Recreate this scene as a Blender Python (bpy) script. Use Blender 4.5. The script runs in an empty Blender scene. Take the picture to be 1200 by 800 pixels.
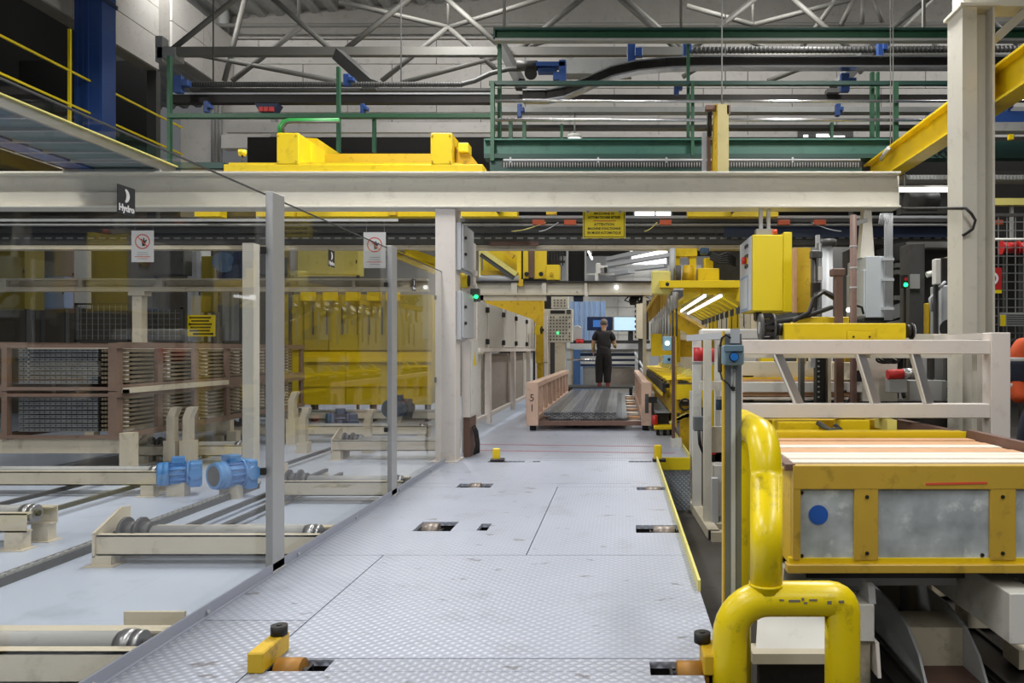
import bpy, bmesh, math, random
from mathutils import Vector, Matrix
random.seed(7)
SC = bpy.context.scene
COL = SC.collection
# ---------------------------------------------------------------- camera
F, CX, CY, H = 900.0, 727.0, 410.0, 1.35     # focal length and vanishing point in pixels of 1200x800, eye height
cam = bpy.data.cameras.new('camera'); cam_o = bpy.data.objects.new('camera', cam); COL.objects.link(cam_o)
cam_o.location = (0, 0, H); cam_o.rotation_euler = (math.pi/2, 0, 0)
cam.sensor_width = 36; cam.lens = 36*F/1200; cam.shift_x = (600-CX)/1200; cam.shift_y = (CY-400)/1200
cam.clip_start = .05; cam.clip_end = 200
SC.camera = cam_o
# ---------------------------------------------------------------- world, lights, exposure
W = bpy.data.worlds.new('world'); SC.world = W; W.use_nodes = True
W.node_tree.nodes['Background'].inputs[0].default_value = (.95, .97, 1, 1)
W.node_tree.nodes['Background'].inputs[1].default_value = .10
SC.view_settings.view_transform = 'Standard'; SC.view_settings.look = 'None'
SC.view_settings.exposure = 0.22; SC.view_settings.gamma = 1
SC.cycles.use_denoising = True
SC.cycles.max_bounces = 8; SC.cycles.transparent_max_bounces = 24
SC.cycles.sample_clamp_indirect = 6
def area(loc, sx, sy, power, col=(1, .985, .95), rot=(0, 0, 0), spread=180):
    l = bpy.data.lights.new('hall_area_light', 'AREA'); l.shape = 'RECTANGLE'; l.size = sx; l.size_y = sy
    l.energy = power; l.color = col; l.spread = math.radians(spread)
    o = bpy.data.objects.new('hall_area_light', l); COL.objects.link(o); o.location = loc; o.rotation_euler = rot
    return o
# rows of hall lamps hung under the roof, above the picture, plus added wall and far-end fills
for y, z, p in ((-3, 5.5, 105), (2.5, 5.0, 125), (8.1, 6.2, 190)):
    for x in (-8, -2.5, 3):
        area((x, y, z), .5, 3.2 if y < 5 else 2.0, p)
for x in (-9, -3, 3, 9):
    if x > -9: area((x, 12.0, 7.9), .5, 3.0, 200)
    area((x-.5, 15.4, 9.2), 3.0, .5, 95, rot=(math.radians(40), 0, 0))  # unseen tilted lamps added to brighten the upper block wall
for x in (-6, 1, 6):
    area((x, 21.0, 5.6), .4, 3.0, 230)
area((.9, 29, 4.6), 1.2, 2.5, 420)  # unseen lamp added to light the white panels at the far end
# ---------------------------------------------------------------- helpers
def PX(px, Y): return (px-CX)*Y/F
def PZ(py, Y): return H-(py-CY)*Y/F
def P(px, py, Y): return Vector((PX(px, Y), Y, PZ(py, Y)))
def YF(py, z=0.0): return (H-z)*F/(py-CY)
class MB:
    def __init__(s): s.v = []; s.f = []; s.sm = []
    def add(s, vs, fs, smooth=False):
        b = len(s.v); s.v += [tuple(v) for v in vs]
        for f in fs: s.f.append(tuple(b+i for i in f)); s.sm.append(smooth)
        return s
    def box(s, x0, x1, y0, y1, z0, z1):
        x0, x1 = sorted((x0, x1)); y0, y1 = sorted((y0, y1)); z0, z1 = sorted((z0, z1))
        return s.add([(x0,y0,z0),(x1,y0,z0),(x1,y1,z0),(x0,y1,z0),(x0,y0,z1),(x1,y0,z1),(x1,y1,z1),(x0,y1,z1)],
                     [(0,3,2,1),(4,5,6,7),(0,1,5,4),(1,2,6,5),(2,3,7,6),(3,0,4,7)])
    def pb(s, x0, y0, x1, y1, Y, d):
        return s.box(PX(x0,Y), PX(x1,Y), Y, Y+d, PZ(y1,Y), PZ(y0,Y))
    def hexa(s, a, b):      # two quads (bottom a0..a3, top b0..b3, counter-clockwise from above)
        return s.add(list(a)+list(b), [(0,3,2,1),(4,5,6,7),(0,1,5,4),(1,2,6,5),(2,3,7,6),(3,0,4,7)])
    def bar(s, p0, p1, w, h, up=(0,0,1)):
        p0 = Vector(p0); p1 = Vector(p1); d = (p1-p0).normalized(); up = Vector(up)
        if abs(d.dot(up)) > .98: up = Vector((0,1,0))
        sd = d.cross(up).normalized(); u = sd.cross(d).normalized()
        q = [(-w/2,-h/2),(w/2,-h/2),(w/2,h/2),(-w/2,h/2)]
        vs = [p0+sd*a+u*b for a,b in q]+[p1+sd*a+u*b for a,b in q]
        return s.add(vs, [(0,1,2,3),(7,6,5,4),(0,4,5,1),(1,5,6,2),(2,6,7,3),(3,7,4,0)])
    def cyl(s, p0, p1, r, n=12, r2=None, caps=True):
        p0 = Vector(p0); p1 = Vector(p1); d = (p1-p0).normalized(); r2 = r if r2 is None else r2
        a = Vector((0,0,1)) if abs(d.z) < .9 else Vector((1,0,0))
        u = d.cross(a).normalized(); w = d.cross(u)
        vs = []
        for p, R in ((p0,r),(p1,r2)):
            for i in range(n):
                t = 2*math.pi*i/n; vs.append(p+u*math.cos(t)*R+w*math.sin(t)*R)
        s.add(vs, [(i,(i+1)%n,n+(i+1)%n,n+i) for i in range(n)], True)
        if caps:
            b = len(s.v)-2*n
            s.f.append(tuple(b+i for i in range(n))[::-1]); s.sm.append(False)
            s.f.append(tuple(b+n+i for i in range(n))); s.sm.append(False)
        return s
    def tube(s, pts, r, n=8, caps=True):
        pts = [Vector(p) for p in pts]; rings = []; prev = None
        for i, p in enumerate(pts):
            d = (pts[min(i+1,len(pts)-1)]-pts[max(i-1,0)]).normalized()
            if prev is None:
                a = Vector((0,0,1)) if abs(d.z) < .9 else Vector((1,0,0))
                u = d.cross(a).normalized()
            else: u = (prev-d*prev.dot(d)).normalized()
            prev = u; w = d.cross(u)
            rings.append([p+u*math.cos(2*math.pi*k/n)*r+w*math.sin(2*math.pi*k/n)*r for k in range(n)])
        vs = [q for R in rings for q in R]; fs = []
        for i in range(len(pts)-1):
            for k in range(n): fs.append((i*n+k, i*n+(k+1)%n, (i+1)*n+(k+1)%n, (i+1)*n+k))
        s.add(vs, fs, True)
        if caps:
            b = len(s.v)-len(vs); m = (len(pts)-1)*n
            s.f.append(tuple(b+k for k in range(n))[::-1]); s.sm.append(False)
            s.f.append(tuple(b+m+k for k in range(n))); s.sm.append(False)
        return s
    def prism(s, poly, axis, a0, a1):   # poly: 2-D points in the two other axes (order x,y,z without axis)
        n = len(poly)
        def mk(a, p):
            return {'x': (a,p[0],p[1]), 'y': (p[0],a,p[1]), 'z': (p[0],p[1],a)}[axis]
        vs = [mk(a0,p) for p in poly]+[mk(a1,p) for p in poly]
        fs = [tuple(range(n))[::-1], tuple(range(n,2*n))]+[(i,(i+1)%n,n+(i+1)%n,n+i) for i in range(n)]
        return s.add(vs, fs)
    def ibeam(s, axis, a0, a1, c, zc, w, h, tf=.02, tw=.012):  # horizontal I along x or y; c = centre on the other axis, zc = mid height
        def b(o0,o1,z0,z1):
            if axis == 'x': s.box(a0,a1,c+o0,c+o1,z0,z1)
            else: s.box(c+o0,c+o1,a0,a1,z0,z1)
        b(-w/2,w/2,zc+h/2-tf,zc+h/2); b(-w/2,w/2,zc-h/2,zc-h/2+tf); b(-tw/2,tw/2,zc-h/2+tf,zc+h/2-tf)
        return s
    def hcol(s, x, y, z0, z1, w, d, t=.02, along='x'):   # H column, web along given axis
        if along == 'x':
            s.box(x-w/2,x-w/2+t,y-d/2,y+d/2,z0,z1); s.box(x+w/2-t,x+w/2,y-d/2,y+d/2,z0,z1); s.box(x-w/2+t,x+w/2-t,y-t/2,y+t/2,z0,z1)
        else:
            s.box(x-w/2,x+w/2,y-d/2,y-d/2+t,z0,z1); s.box(x-w/2,x+w/2,y+d/2-t,y+d/2,z0,z1); s.box(x-t/2,x+t/2,y-d/2+t,y+d/2-t,z0,z1)
        return s
    def lathe(s, p, prof, axis='z', n=16):   # prof: (radius, height)
        vs = []; m = len(prof)
        for (r,h) in prof:
            for i in range(n):
                t = 2*math.pi*i/n; a, b = r*math.cos(t), r*math.sin(t)
                q = {'z': (a,b,h), 'x': (h,a,b), 'y': (b,h,a)}[axis]
                vs.append((p[0]+q[0], p[1]+q[1], p[2]+q[2]))
        fs = [(j*n+i, j*n+(i+1)%n, (j+1)*n+(i+1)%n, (j+1)*n+i) for j in range(m-1) for i in range(n)]
        s.add(vs, fs, True)
        b = len(s.v)-m*n
        s.f.append(tuple(b+i for i in range(n))[::-1]); s.sm.append(False)
        s.f.append(tuple(b+(m-1)*n+i for i in range(n))); s.sm.append(False)
        return s
    def bounds(s):
        return [(min(v[i] for v in s.v), max(v[i] for v in s.v)) for i in range(3)]
def wloc(o):
    v = Vector((0,0,0))
    while o is not None: v += o.location; o = o.parent
    return v
def link_mesh(name, mb, material, parent=None, bevel=0, seg=1):
    if parent is not None: off = wloc(parent)
    else:
        b = mb.bounds(); off = Vector(((b[0][0]+b[0][1])/2, (b[1][0]+b[1][1])/2, b[2][0]))
    base = off if parent is None else None
    me = bpy.data.meshes.new(name)
    me.from_pydata([(v[0]-off.x, v[1]-off.y, v[2]-off.z) for v in mb.v], [], mb.f)
    me.polygons.foreach_set('use_smooth', mb.sm)
    bm = bmesh.new(); bm.from_mesh(me)
    bmesh.ops.recalc_face_normals(bm, faces=bm.faces)
    if bevel: bmesh.ops.bevel(bm, geom=bm.edges[:], offset=bevel, segments=seg, affect='EDGES', profile=.5, clamp_overlap=True)
    bm.to_mesh(me); bm.free()
    me.materials.append(material)
    o = bpy.data.objects.new(name, me); COL.objects.link(o)
    if parent is None: o.location = base
    else: o.parent = parent
    return o
def props(o, label=None, cat=None, group=None, kind=None):
    if label: o['label'] = label
    if cat: o['category'] = cat
    if group: o['group'] = group
    if kind: o['kind'] = kind
    return o
def T(name, label, cat, loc, group=None):
    o = bpy.data.objects.new(name, None); COL.objects.link(o); o.location = loc; o.empty_display_size = .1
    return props(o, label, cat, group)
def part(parent, name, mb, material, label=None, bevel=0, kind=None):
    o = link_mesh(name, mb, material, parent, bevel)
    return props(o, label, kind=kind)
def parts(parent, name, mbs, material, label=None, bevel=0):
    return [part(parent, name, m, material, label, bevel) for m in mbs]
def B(*a): return MB().box(*a)
def solo(name, label, cat, mb, material, group=None, bevel=0, kind=None):
    return props(link_mesh(name, mb, material, None, bevel), label, cat, group, kind)
def struct(name, mb, material):
    return props(link_mesh(name, mb, material), kind='structure')
def dup(o, d=(0,0,0), label=None, group=None, parent=None, rz=0):
    c = o.copy(); COL.objects.link(c); c.parent = parent
    if parent is None: c.location = o.location+Vector(d); c.rotation_euler.z += rz
    if label: c['label'] = label
    if group: c['group'] = group
    for ch in list(o.children): dup(ch, parent=c)
    return c
def text(parent, name, s, loc, size, material, face='y', align='CENTER', bold=0.0, depth=.0008, sx=1.0):
    cu = bpy.data.curves.new(name, 'FONT'); cu.body = s; cu.size = size; cu.align_x = align; cu.align_y = 'CENTER'
    cu.extrude = depth; cu.offset = bold; cu.resolution_u = 2
    to = bpy.data.objects.new(name, cu); COL.objects.link(to)
    bpy.context.view_layer.update()
    me = bpy.data.meshes.new_from_object(to.evaluated_get(bpy.context.evaluated_depsgraph_get()))
    bpy.data.objects.remove(to); bpy.data.curves.remove(cu)
    o = bpy.data.objects.new(name, me); COL.objects.link(o); me.materials.clear(); me.materials.append(material)
    o.parent = parent; o.location = Vector(loc)-wloc(parent); o.scale = (sx,1,1)
    o.rotation_euler = {'y': (math.pi/2,0,0), 'x': (math.pi/2,0,math.pi/2), '-x': (math.pi/2,0,-math.pi/2)}[face]
    return o
# ---------------------------------------------------------------- materials
def lin(h):
    h = h.lstrip('#'); c = [int(h[i:i+2],16)/255 for i in (0,2,4)]
    return tuple(((x/12.92) if x <= .04045 else ((x+.055)/1.055)**2.4) for x in c)+(1,)
MATS = {}
def mat(key, col, rough=.5, metal=0, var=.06, scale=3.0, dirt=None, dscale=7.0, damt=.5, bump=0, bscale=60, emit=0, spec=.5):
    m = bpy.data.materials.new(key); m.use_nodes = True; nt = m.node_tree; N = nt.nodes; L = nt.links
    b = N['Principled BSDF']; b.inputs['Roughness'].default_value = rough; b.inputs['Metallic'].default_value = metal
    b.inputs['Specular IOR Level'].default_value = spec
    tc = N.new('ShaderNodeTexCoord'); c = lin(col)
    nz = N.new('ShaderNodeTexNoise'); nz.inputs['Scale'].default_value = scale; nz.inputs['Detail'].default_value = 4
    L.new(tc.outputs['Object'], nz.inputs['Vector'])
    mx = N.new('ShaderNodeMix'); mx.data_type = 'RGBA'
    mx.inputs[6].default_value = tuple(max(0,x*(1-var*1.6)) for x in c[:3])+(1,)
    mx.inputs[7].default_value = tuple(min(1,x*(1+var*1.6)) for x in c[:3])+(1,)
    L.new(nz.outputs[0], mx.inputs[0]); out = mx.outputs[2]
    if dirt:
        n2 = N.new('ShaderNodeTexNoise'); n2.inputs['Scale'].default_value = dscale; n2.inputs['Detail'].default_value = 6; n2.inputs['Roughness'].default_value = .65
        L.new(tc.outputs['Object'], n2.inputs['Vector'])
        rp = N.new('ShaderNodeValToRGB'); rp.color_ramp.elements[0].position = .56; rp.color_ramp.elements[1].position = .70
        rp.color_ramp.elements[1].color = (damt,damt,damt,1); rp.color_ramp.elements[0].color = (0,0,0,1)
        L.new(n2.outputs[0], rp.inputs[0])
        m2 = N.new('ShaderNodeMix'); m2.data_type = 'RGBA'; m2.inputs[7].default_value = lin(dirt)
        L.new(rp.outputs[0], m2.inputs[0]); L.new(out, m2.inputs[6]); out = m2.outputs[2]
    L.new(out, b.inputs['Base Color'])
    if bump:
        n3 = N.new('ShaderNodeTexNoise'); n3.inputs['Scale'].default_value = bscale; n3.inputs['Detail'].default_value = 3
        L.new(tc.outputs['Object'], n3.inputs['Vector'])
        bp = N.new('ShaderNodeBump'); bp.inputs['Strength'].default_value = bump; bp.inputs['Distance'].default_value = .01
        L.new(n3.outputs[0], bp.inputs['Height']); L.new(bp.outputs[0], b.inputs['Normal'])
    if emit:
        b.inputs['Emission Color'].default_value = c; b.inputs['Emission Strength'].default_value = emit
    MATS[key] = m
    return m
cream = mat('cream_paint', '#d3cfc3', .45, var=.04, dirt='#8f8878', damt=.25)
cream2 = mat('aged_cream_paint', '#cbc2ad', .5, var=.06, dirt='#7a705c', damt=.45)
pinkwhite = mat('warm_white_paint', '#d9d2cc', .45, var=.03, dirt='#a09486', damt=.25)
white = mat('white_paint', '#dcdbd6', .4, var=.03, dirt='#8f8c86', damt=.3)
yellow = mat('machine_yellow', '#e3c414', .4, var=.06, dirt='#a8861a', damt=.35)
yellowc = mat('clean_yellow', '#ecd31c', .4, var=.02)
yellowd = mat('worn_yellow', '#cda81c', .5, var=.1, dirt='#5a4818', dscale=9, damt=.6)
yellowp = mat('scuffed_pipe_yellow', '#ead00c', .30, var=.06, dirt='#6b5a20', dscale=11, damt=.5)
lemon = mat('pale_yellow', '#d9cf78', .5, var=.05, dirt='#9a8a40', damt=.4)
grey = mat('grey_paint', '#9c9d9c', .5, var=.05, dirt='#5f5f5e', damt=.3)
lgrey = mat('light_grey_paint', '#b9bcc0', .45, var=.04)
cabgrey = mat('cabinet_grey', '#bfc6cb', .45, var=.03)
dgrey = mat('dark_grey_steel', '#4a4a49', .5, var=.1, dirt='#2a2826', damt=.5)
alu = mat('aluminium', '#b4b4b6', .32, .85, var=.04)
aluframe = mat('anodised_aluminium', '#b0b1b2', .42, .35, var=.03)
steel = mat('bright_steel', '#c9c9cb', .25, .9, var=.05)
black = mat('black_rubber', '#1b1a19', .6, var=.15)
darkm = mat('dark_greasy_steel', '#2b2826', .45, .3, var=.2, dirt='#14110f', damt=.6)
green = mat('green_paint', '#2c5a40', .5, var=.12, dirt='#152a20', damt=.4)
teal = mat('dark_teal_paint', '#24463f', .5, var=.1)
blue = mat('blue_paint', '#2a4a88', .4, var=.06)
motorblue = mat('motor_blue', '#4f8fd0', .4, var=.08, dirt='#27537f', damt=.4)
motordark = mat('motor_dark_blue', '#33506e', .45, var=.1, dirt='#1a2530', damt=.4)
navy = mat('navy_paint', '#1d2c48', .5)
pink = mat('pinkish_pallet', '#c6a896', .6, var=.1, dirt='#7a5c48', damt=.5)
brown = mat('rust_brown', '#6a5046', .6, var=.15, dirt='#3a2a24', damt=.5)
basket = mat('weathered_basket', '#7d675a', .65, var=.15, dirt='#54443a', damt=.6)
slotsteel = mat('worn_slot_steel', '#8f857e', .4, .4, var=.15, dirt='#4a423c', damt=.5)
mustard = mat('mustard_yellow', '#c2a03a', .45, var=.08, dirt='#7a6428', dscale=8, damt=.5)
wood = mat('plank_wood', '#c79a72', .6, var=.12, scale=8)
woodp = mat('pale_plank', '#e2d6c6', .6, var=.06, scale=8)
red = mat('red_paint', '#c22b2b', .45, var=.06)
orange = mat('orange_plastic', '#d0603a', .5)
wallw = mat('white_block_wall', '#c2bfbb', .8, var=.06, dirt='#77736e', damt=.3)
concrete = mat('concrete', '#8c8984', .85, var=.1, dirt='#5f5b56', damt=.4)
darkwall = mat('dark_hall_wall', '#2e2c2a', .8, var=.15)
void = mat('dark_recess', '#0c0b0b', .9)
floorblue = mat('blue_grey_floor_paint', '#b7c1d3', .35, var=.06, scale=1.2, dirt='#7d868e', dscale=2.2, damt=.35)
floordark = mat('dark_oily_floor', '#4a4642', .55, var=.2, scale=2, dirt='#26221f', dscale=5, damt=.6)
ink = mat('black_ink', '#141414', .5)
paper = mat('white_paper', '#d8d8d6', .6, var=.01)
signyellow = mat('sign_yellow', '#f2d818', .45, var=.02)
sticker = mat('sticker_navy', '#20242e', .4, var=.02)
redink = mat('red_ink', '#d8553c', .5)
whiteink = mat('white_ink', '#f2f2f4', .5)
skin = mat('skin', '#c79a7c', .55)
cloth = mat('black_cloth', '#1d1a1c', .85, var=.2, scale=12)
navycloth = mat('navy_cloth', '#1e2433', .85, var=.2, scale=12)
hiviz = mat('orange_cloth', '#bd4a1c', .8, var=.08)
reflect = mat('reflective_tape', '#b9b9b4', .5)
hair = mat('grey_brown_hair', '#6a5d50', .8, var=.25, scale=20)
tubewhite = mat('lit_tube', '#ffffff', .4, emit=2.2)
daylit = mat('lit_diffuser', '#ffffff', .4, emit=2.0)
ledgreen = mat('green_led', '#20ff80', .4, emit=3)
ledwarm = mat('pale_indicator', '#d8f0d0', .4, emit=1.5)
screen = mat('lit_screen', '#b9d8ee', .3, emit=.3)
screend = mat('dark_screen', '#12203c', .2, emit=.3)
tape = mat('red_floor_tape', '#c5506a', .6)
mesh_g = mat('galvanised_wire', '#9a9c9c', .45, .5)
expanded = mat('expanded_panel', '#8f877f', .7, var=.2, scale=14, dirt='#5c554e', damt=.5)
bluepanel = mat('pale_blue_panel', '#7f9cc4', .5)
# clear glass: reflections by fresnel over a faintly tinted see-through pane
def glass_mat():
    m = bpy.data.materials.new('clear_pane'); m.use_nodes = True; nt = m.node_tree; N = nt.nodes; L = nt.links
    for n in list(N): N.remove(n)
    o = N.new('ShaderNodeOutputMaterial'); t = N.new('ShaderNodeBsdfTransparent'); g = N.new('ShaderNodeBsdfGlossy')
    t.inputs[0].default_value = (.955,.955,.945,1); g.inputs['Roughness'].default_value = .02
    f = N.new('ShaderNodeFresnel'); f.inputs[0].default_value = 1.5; x = N.new('ShaderNodeMixShader')
    ge = N.new('ShaderNodeNewGeometry'); mr = N.new('ShaderNodeMapRange'); mr.inputs[3].default_value = 1.5; mr.inputs[4].default_value = 1/1.5
    L.new(ge.outputs['Backfacing'], mr.inputs[0]); L.new(mr.outputs[0], f.inputs[0])
    q = N.new('ShaderNodeMath'); q.operation = 'MULTIPLY'; q.inputs[1].default_value = .8
    L.new(f.outputs[0], q.inputs[0]); L.new(q.outputs[0], x.inputs[0]); L.new(t.outputs[0], x.inputs[1]); L.new(g.outputs[0], x.inputs[2]); L.new(x.outputs[0], o.inputs[0])
    return m
glass = glass_mat()
def tread_mat(key, col, k, strength, rough, dirt, metal=.0):
    m = mat(key, col, rough, metal, var=.05, scale=1.6, dirt=dirt, dscale=2.6, damt=.35); nt = m.node_tree; N = nt.nodes; L = nt.links
    tc = N.new('ShaderNodeTexCoord'); sp = N.new('ShaderNodeSeparateXYZ'); L.new(tc.outputs['Object'], sp.inputs[0])
    def M(op, a, b=None):
        n = N.new('ShaderNodeMath'); n.operation = op
        for i, q in enumerate((a, b)):
            if q is None: continue
            if isinstance(q, (int,float)): n.inputs[i].default_value = q
            else: L.new(q, n.inputs[i])
        return n.outputs[0]
    zy = M('ADD', sp.outputs[1], sp.outputs[2])
    a = M('MULTIPLY', M('ADD', sp.outputs[0], zy), k); b = M('MULTIPLY', M('SUBTRACT', sp.outputs[0], zy), k)
    pr = M('MULTIPLY', M('SINE', a), M('SINE', b))
    hgt = M('POWER', M('ABSOLUTE', pr), 1.5)
    bp = N.new('ShaderNodeBump'); bp.inputs['Strength'].default_value = strength; bp.inputs['Distance'].default_value = .004
    L.new(hgt, bp.inputs['Height']); L.new(bp.outputs[0], N['Principled BSDF'].inputs['Normal'])
    bc = N['Principled BSDF'].inputs['Base Color']; src = bc.links[0].from_socket
    # relief shading put into the colour: tread tops lighter than the gaps, and small dark scuffs
    w = N.new('ShaderNodeMix'); w.data_type = 'RGBA'; w.blend_type = 'MULTIPLY'; w.inputs[0].default_value = 1
    g = N.new('ShaderNodeMapRange'); g.inputs[3].default_value = 1-.22*strength; g.inputs[4].default_value = 1.06; L.new(hgt, g.inputs[0])
    L.new(src, w.inputs[6]); L.new(g.outputs[0], w.inputs[7])
    mp = N.new('ShaderNodeMapping'); mp.inputs['Scale'].default_value = (1, 1.7, 1); L.new(tc.outputs['Object'], mp.inputs['Vector'])
    sn = N.new('ShaderNodeTexNoise'); sn.inputs['Scale'].default_value = 5.5; sn.inputs['Detail'].default_value = 5; L.new(mp.outputs[0], sn.inputs['Vector'])
    sr = N.new('ShaderNodeMapRange'); sr.inputs[1].default_value = .665; sr.inputs[2].default_value = .71; sr.inputs[4].default_value = .6; L.new(sn.outputs[0], sr.inputs[0])
    k2 = N.new('ShaderNodeMix'); k2.data_type = 'RGBA'; k2.inputs[7].default_value = lin('#5c5654'); L.new(sr.outputs[0], k2.inputs[0]); L.new(w.outputs[2], k2.inputs[6])
    L.new(k2.outputs[2], bc)
    return m
treadm = tread_mat('worn_tread_plate', '#b0b6c6', 55, .8, .36, '#8b8c95')
treads = tread_mat('sharp_tread_plate', '#adb2c1', 55, 1.3, .40, '#85868e')
treadv = tread_mat('tread_side_plate', '#a0a8b2', 60, 1.0, .45, '#50555c')
# ================================================================= the setting
ZL, ZR = -.25, -.65          # floor of the conveyor hall behind the glass; floor of the pit beside the walkway
struct('floor', MB().box(-22,-2.14,-4,40,ZL-.2,ZL), floorblue)
struct('floor', MB().box(-2.14,14,-4,40,ZR-.2,ZR), floordark)
struct('floor', MB().box(3.15,14,-4,12,ZR,0), floordark)
struct('floor', MB().box(-2.14,6,24.2,40,ZR,-.02), concrete)
# upper back wall of grey-white blocks (blocks are parts)
YW = 19.0
wall = struct('wall_back', MB().box(-10.08,14,YW+.06,YW+.4,6.6,11.4), concrete)
bz = 6.62; row = 0; part(wall, 'wall_ledge', MB().box(-10,14,YW-.08,YW+.06,9.03,9.13), wallw)
blocks = {}
while bz < 9.0:
    bh = .60; x = -10.05 - (1.1 if row % 2 else 0)
    while x < 13.5:
        q = random.uniform(0,.012)
        o = part(wall, 'block', MB().box(max(x,-10.05)+.008,x+2.19,YW-q,YW+.06,bz+.008,bz+bh-.008), wallw)
        x += 2.2
    bz += bh; row += 1
# ceiling: corrugated sheet, ribs running away from the camera
mb = MB(); x = -16.0
while x < 16:
    q = [(0,0),(.16,0),(.22,.10),(.38,.10),(.44,0)]
    zz = lambda d: 9.52+.075*(x+d+10)
    mb.add([(x+d,3,zz(d)+h) for d,h in q]+[(x+d,25,zz(d)+h) for d,h in q],[(0,1,6,5),(1,2,7,6),(2,3,8,7),(3,4,9,8)]); x += .44
struct('ceiling', mb, grey)
# left wall: concrete fascia panels above the dark mezzanine opening
mb = MB()
def fascia(pts, Yf): pass
XL = -9.6
wl = struct('wall_left', MB().box(XL-.3,XL,5,15.9,7.14,9.05), concrete)
for i, y0 in enumerate((5.0,8.0,11.0,13.4)):
    y1 = (8.0,11.0,13.4,15.9)[i]
    for z0, z1 in ((7.14,7.8),(7.8,8.42),(8.42,9.05)):
        part(wl, 'wall_panel', MB().box(XL,XL+.05,y0+.01,y1-.01,z0+.008,z1-.008), wallw)
wl = struct('wall_left', MB().box(XL-.3,XL,16.35,18.95,7.68,9.05), concrete)
for y0,y1 in ((16.35,17.6),(17.6,18.95)):
    for z0,z1 in ((7.68,8.36),(8.36,9.05)): part(wl, 'wall_panel', MB().box(XL,XL+.05,y0+.01,y1-.01,z0+.008,z1-.008), wallw)
struct('wall_left', MB().box(-13.2,-13,2,19,4.85,9.6), void)  # black sheet added so the mezzanine opening stays in shade
struct('wall_back', MB().box(-13,-10.2,16.6,16.7,4.5,7.6), void)  # second black sheet, painting the shade at the back of the opening
struct('wall_left', MB().box(-22,-21.8,-4,33,-.3,5), darkwall)
struct('wall_back', MB().box(-22,14,33,33.3,-.7,9), darkwall)
struct('wall_back', MB().box(-22,-4.2,26.5,26.7,-.3,6.5), concrete)
struct('wall_right', MB().box(13.9,14.1,-4,40,ZR,9.6), darkwall)
# lintel strips under the block wall
struct('trim_1', MB().box(-9.7,9.5,YW-.35,YW-.05,6.25,6.58), wallw)
struct('wall_back', MB().box(PX(217,YW),PX(256,YW),YW-.2,YW+.2,4.6,7.1), wallw)

# ================================================================= walkway deck
deck = T('walkway_deck', 'grey tread plate walkway leading to the operator, with recessed roller slots', 'walkway', (-.8,3,ZR))
XA, XB = -2.10, .45
slots = [(-1.50,-1.246,3.23,3.356),(.126,.42,3.19,3.33),(-1.553,-1.27,5.73,6.04),(-1.08,-1.0,5.75,5.98),(.117,.44,5.68,5.93),
         (-1.62,-1.28,7.55,7.77),(.16,.44,7.41,7.62-.05),(-1.60,-1.16,9.25,9.36),(-1.06,-.97,9.25,9.36),(.10,.38,9.25,9.36)]
def plate(x0,x1,y0,y1,m):
    hs = [h for h in slots if h[0] < x1 and h[1] > x0 and h[2] < y1 and h[3] > y0]
    g = .004; xs = sorted({x0+g,x1-g}|{c for h in hs for c in (max(h[0],x0+g),min(h[1],x1-g))})
    ys = sorted({y0+g,y1-g}|{c for h in hs for c in (max(h[2],y0+g),min(h[3],y1-g))})
    mb = MB()
    for i in range(len(xs)-1):
        for j in range(len(ys)-1):
            cx, cy = (xs[i]+xs[i+1])/2, (ys[j]+ys[j+1])/2
            if any(h[0] < cx < h[1] and h[2] < cy < h[3] for h in hs): continue
            mb.box(xs[i],xs[i+1],ys[j],ys[j+1],-.03,random.uniform(-.0015,0))
    part(deck, 'deck_plate', mb, m)
for (x0,x1,y0,y1,m) in [(XA,-1.56,1.2,3.84,treads),(-1.56,XB-.1,1.2,3.366,treads),(-1.56,XB,3.366,5.06,treadm),(XA,-1.56,3.84,5.06,treadm),
        (XA,-.62,5.06,7.59,treadm),(-.62,XB,5.06,7.59,treadm),(XA,XB,7.59,9.4,treadm),(XA,.86,9.4+.17,12.0,treadm),(XA,XB,9.4,9.57,treadm),(XA,.86,12,14.5,treadm),
        (XA,-.6,14.5,17,treadm),(-.6,.86,14.5,17,treadm),(XA,.86,17,20,treadm),(XA,.86,20,24.2,treadm)]:
    plate(x0,x1,y0,y1,m)
for h in slots: part(deck, 'slot_pit', MB().box(h[0]-.02,h[1]+.02,h[2]-.02,h[3]+.02,-.16,-.14).box(h[0]-.02,h[0]-.01,h[2]-.02,h[3]+.02,-.15,-.03).box(h[1]+.01,h[1]+.02,h[2]-.02,h[3]+.02,-.15,-.03).box(h[0],h[1],h[3]+.01,h[3]+.02,-.15,-.03), void)
part(deck, 'side_plate', MB().box(XB-.02,XB,3.4,9.57,ZR,-.03), treadv)
part(deck, 'side_plate', MB().box(XB-.12,XB-.10,1.2,3.38,ZR,-.03).box(XB-.12,XB,3.38,3.4,ZR,-.03), treadv)
part(deck, 'side_plate', MB().box(XB+.005,.87,9.585,9.60,ZR,-.145), treadv, 'grey expanded pattern plate closing the step')
part(deck, 'side_plate', MB().box(.855,.87,9.60,24.2,ZR,-.145), treadv)
part(deck, 'side_plate', MB().box(XA-.02,XA,1.2,24.2,ZL-.0,-.035), grey)
part(deck, 'toe_board', MB().box(.435,.45,4.3,9.55,0.0,.062), lemon, 'pale yellow edge strip')
part(deck, 'toe_board', MB().box(XB+.0,.87,9.565,9.583,-.145,0.012), yellowc, 'bright yellow step edge', .004)
part(deck, 'toe_board', MB().box(.858,.873,9.585,13.5,-.145,.05), lemon)
part(deck, 'safety_line', MB().bar((-2.06,11.0,.0015),(.52,10.75,.0015),.025,.002), tape, 'red tape line')
part(deck, 'safety_line', MB().bar((-2.08,10.35,.0015),(.72,10.05,.0015),.025,.002), tape, 'red tape line')
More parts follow.
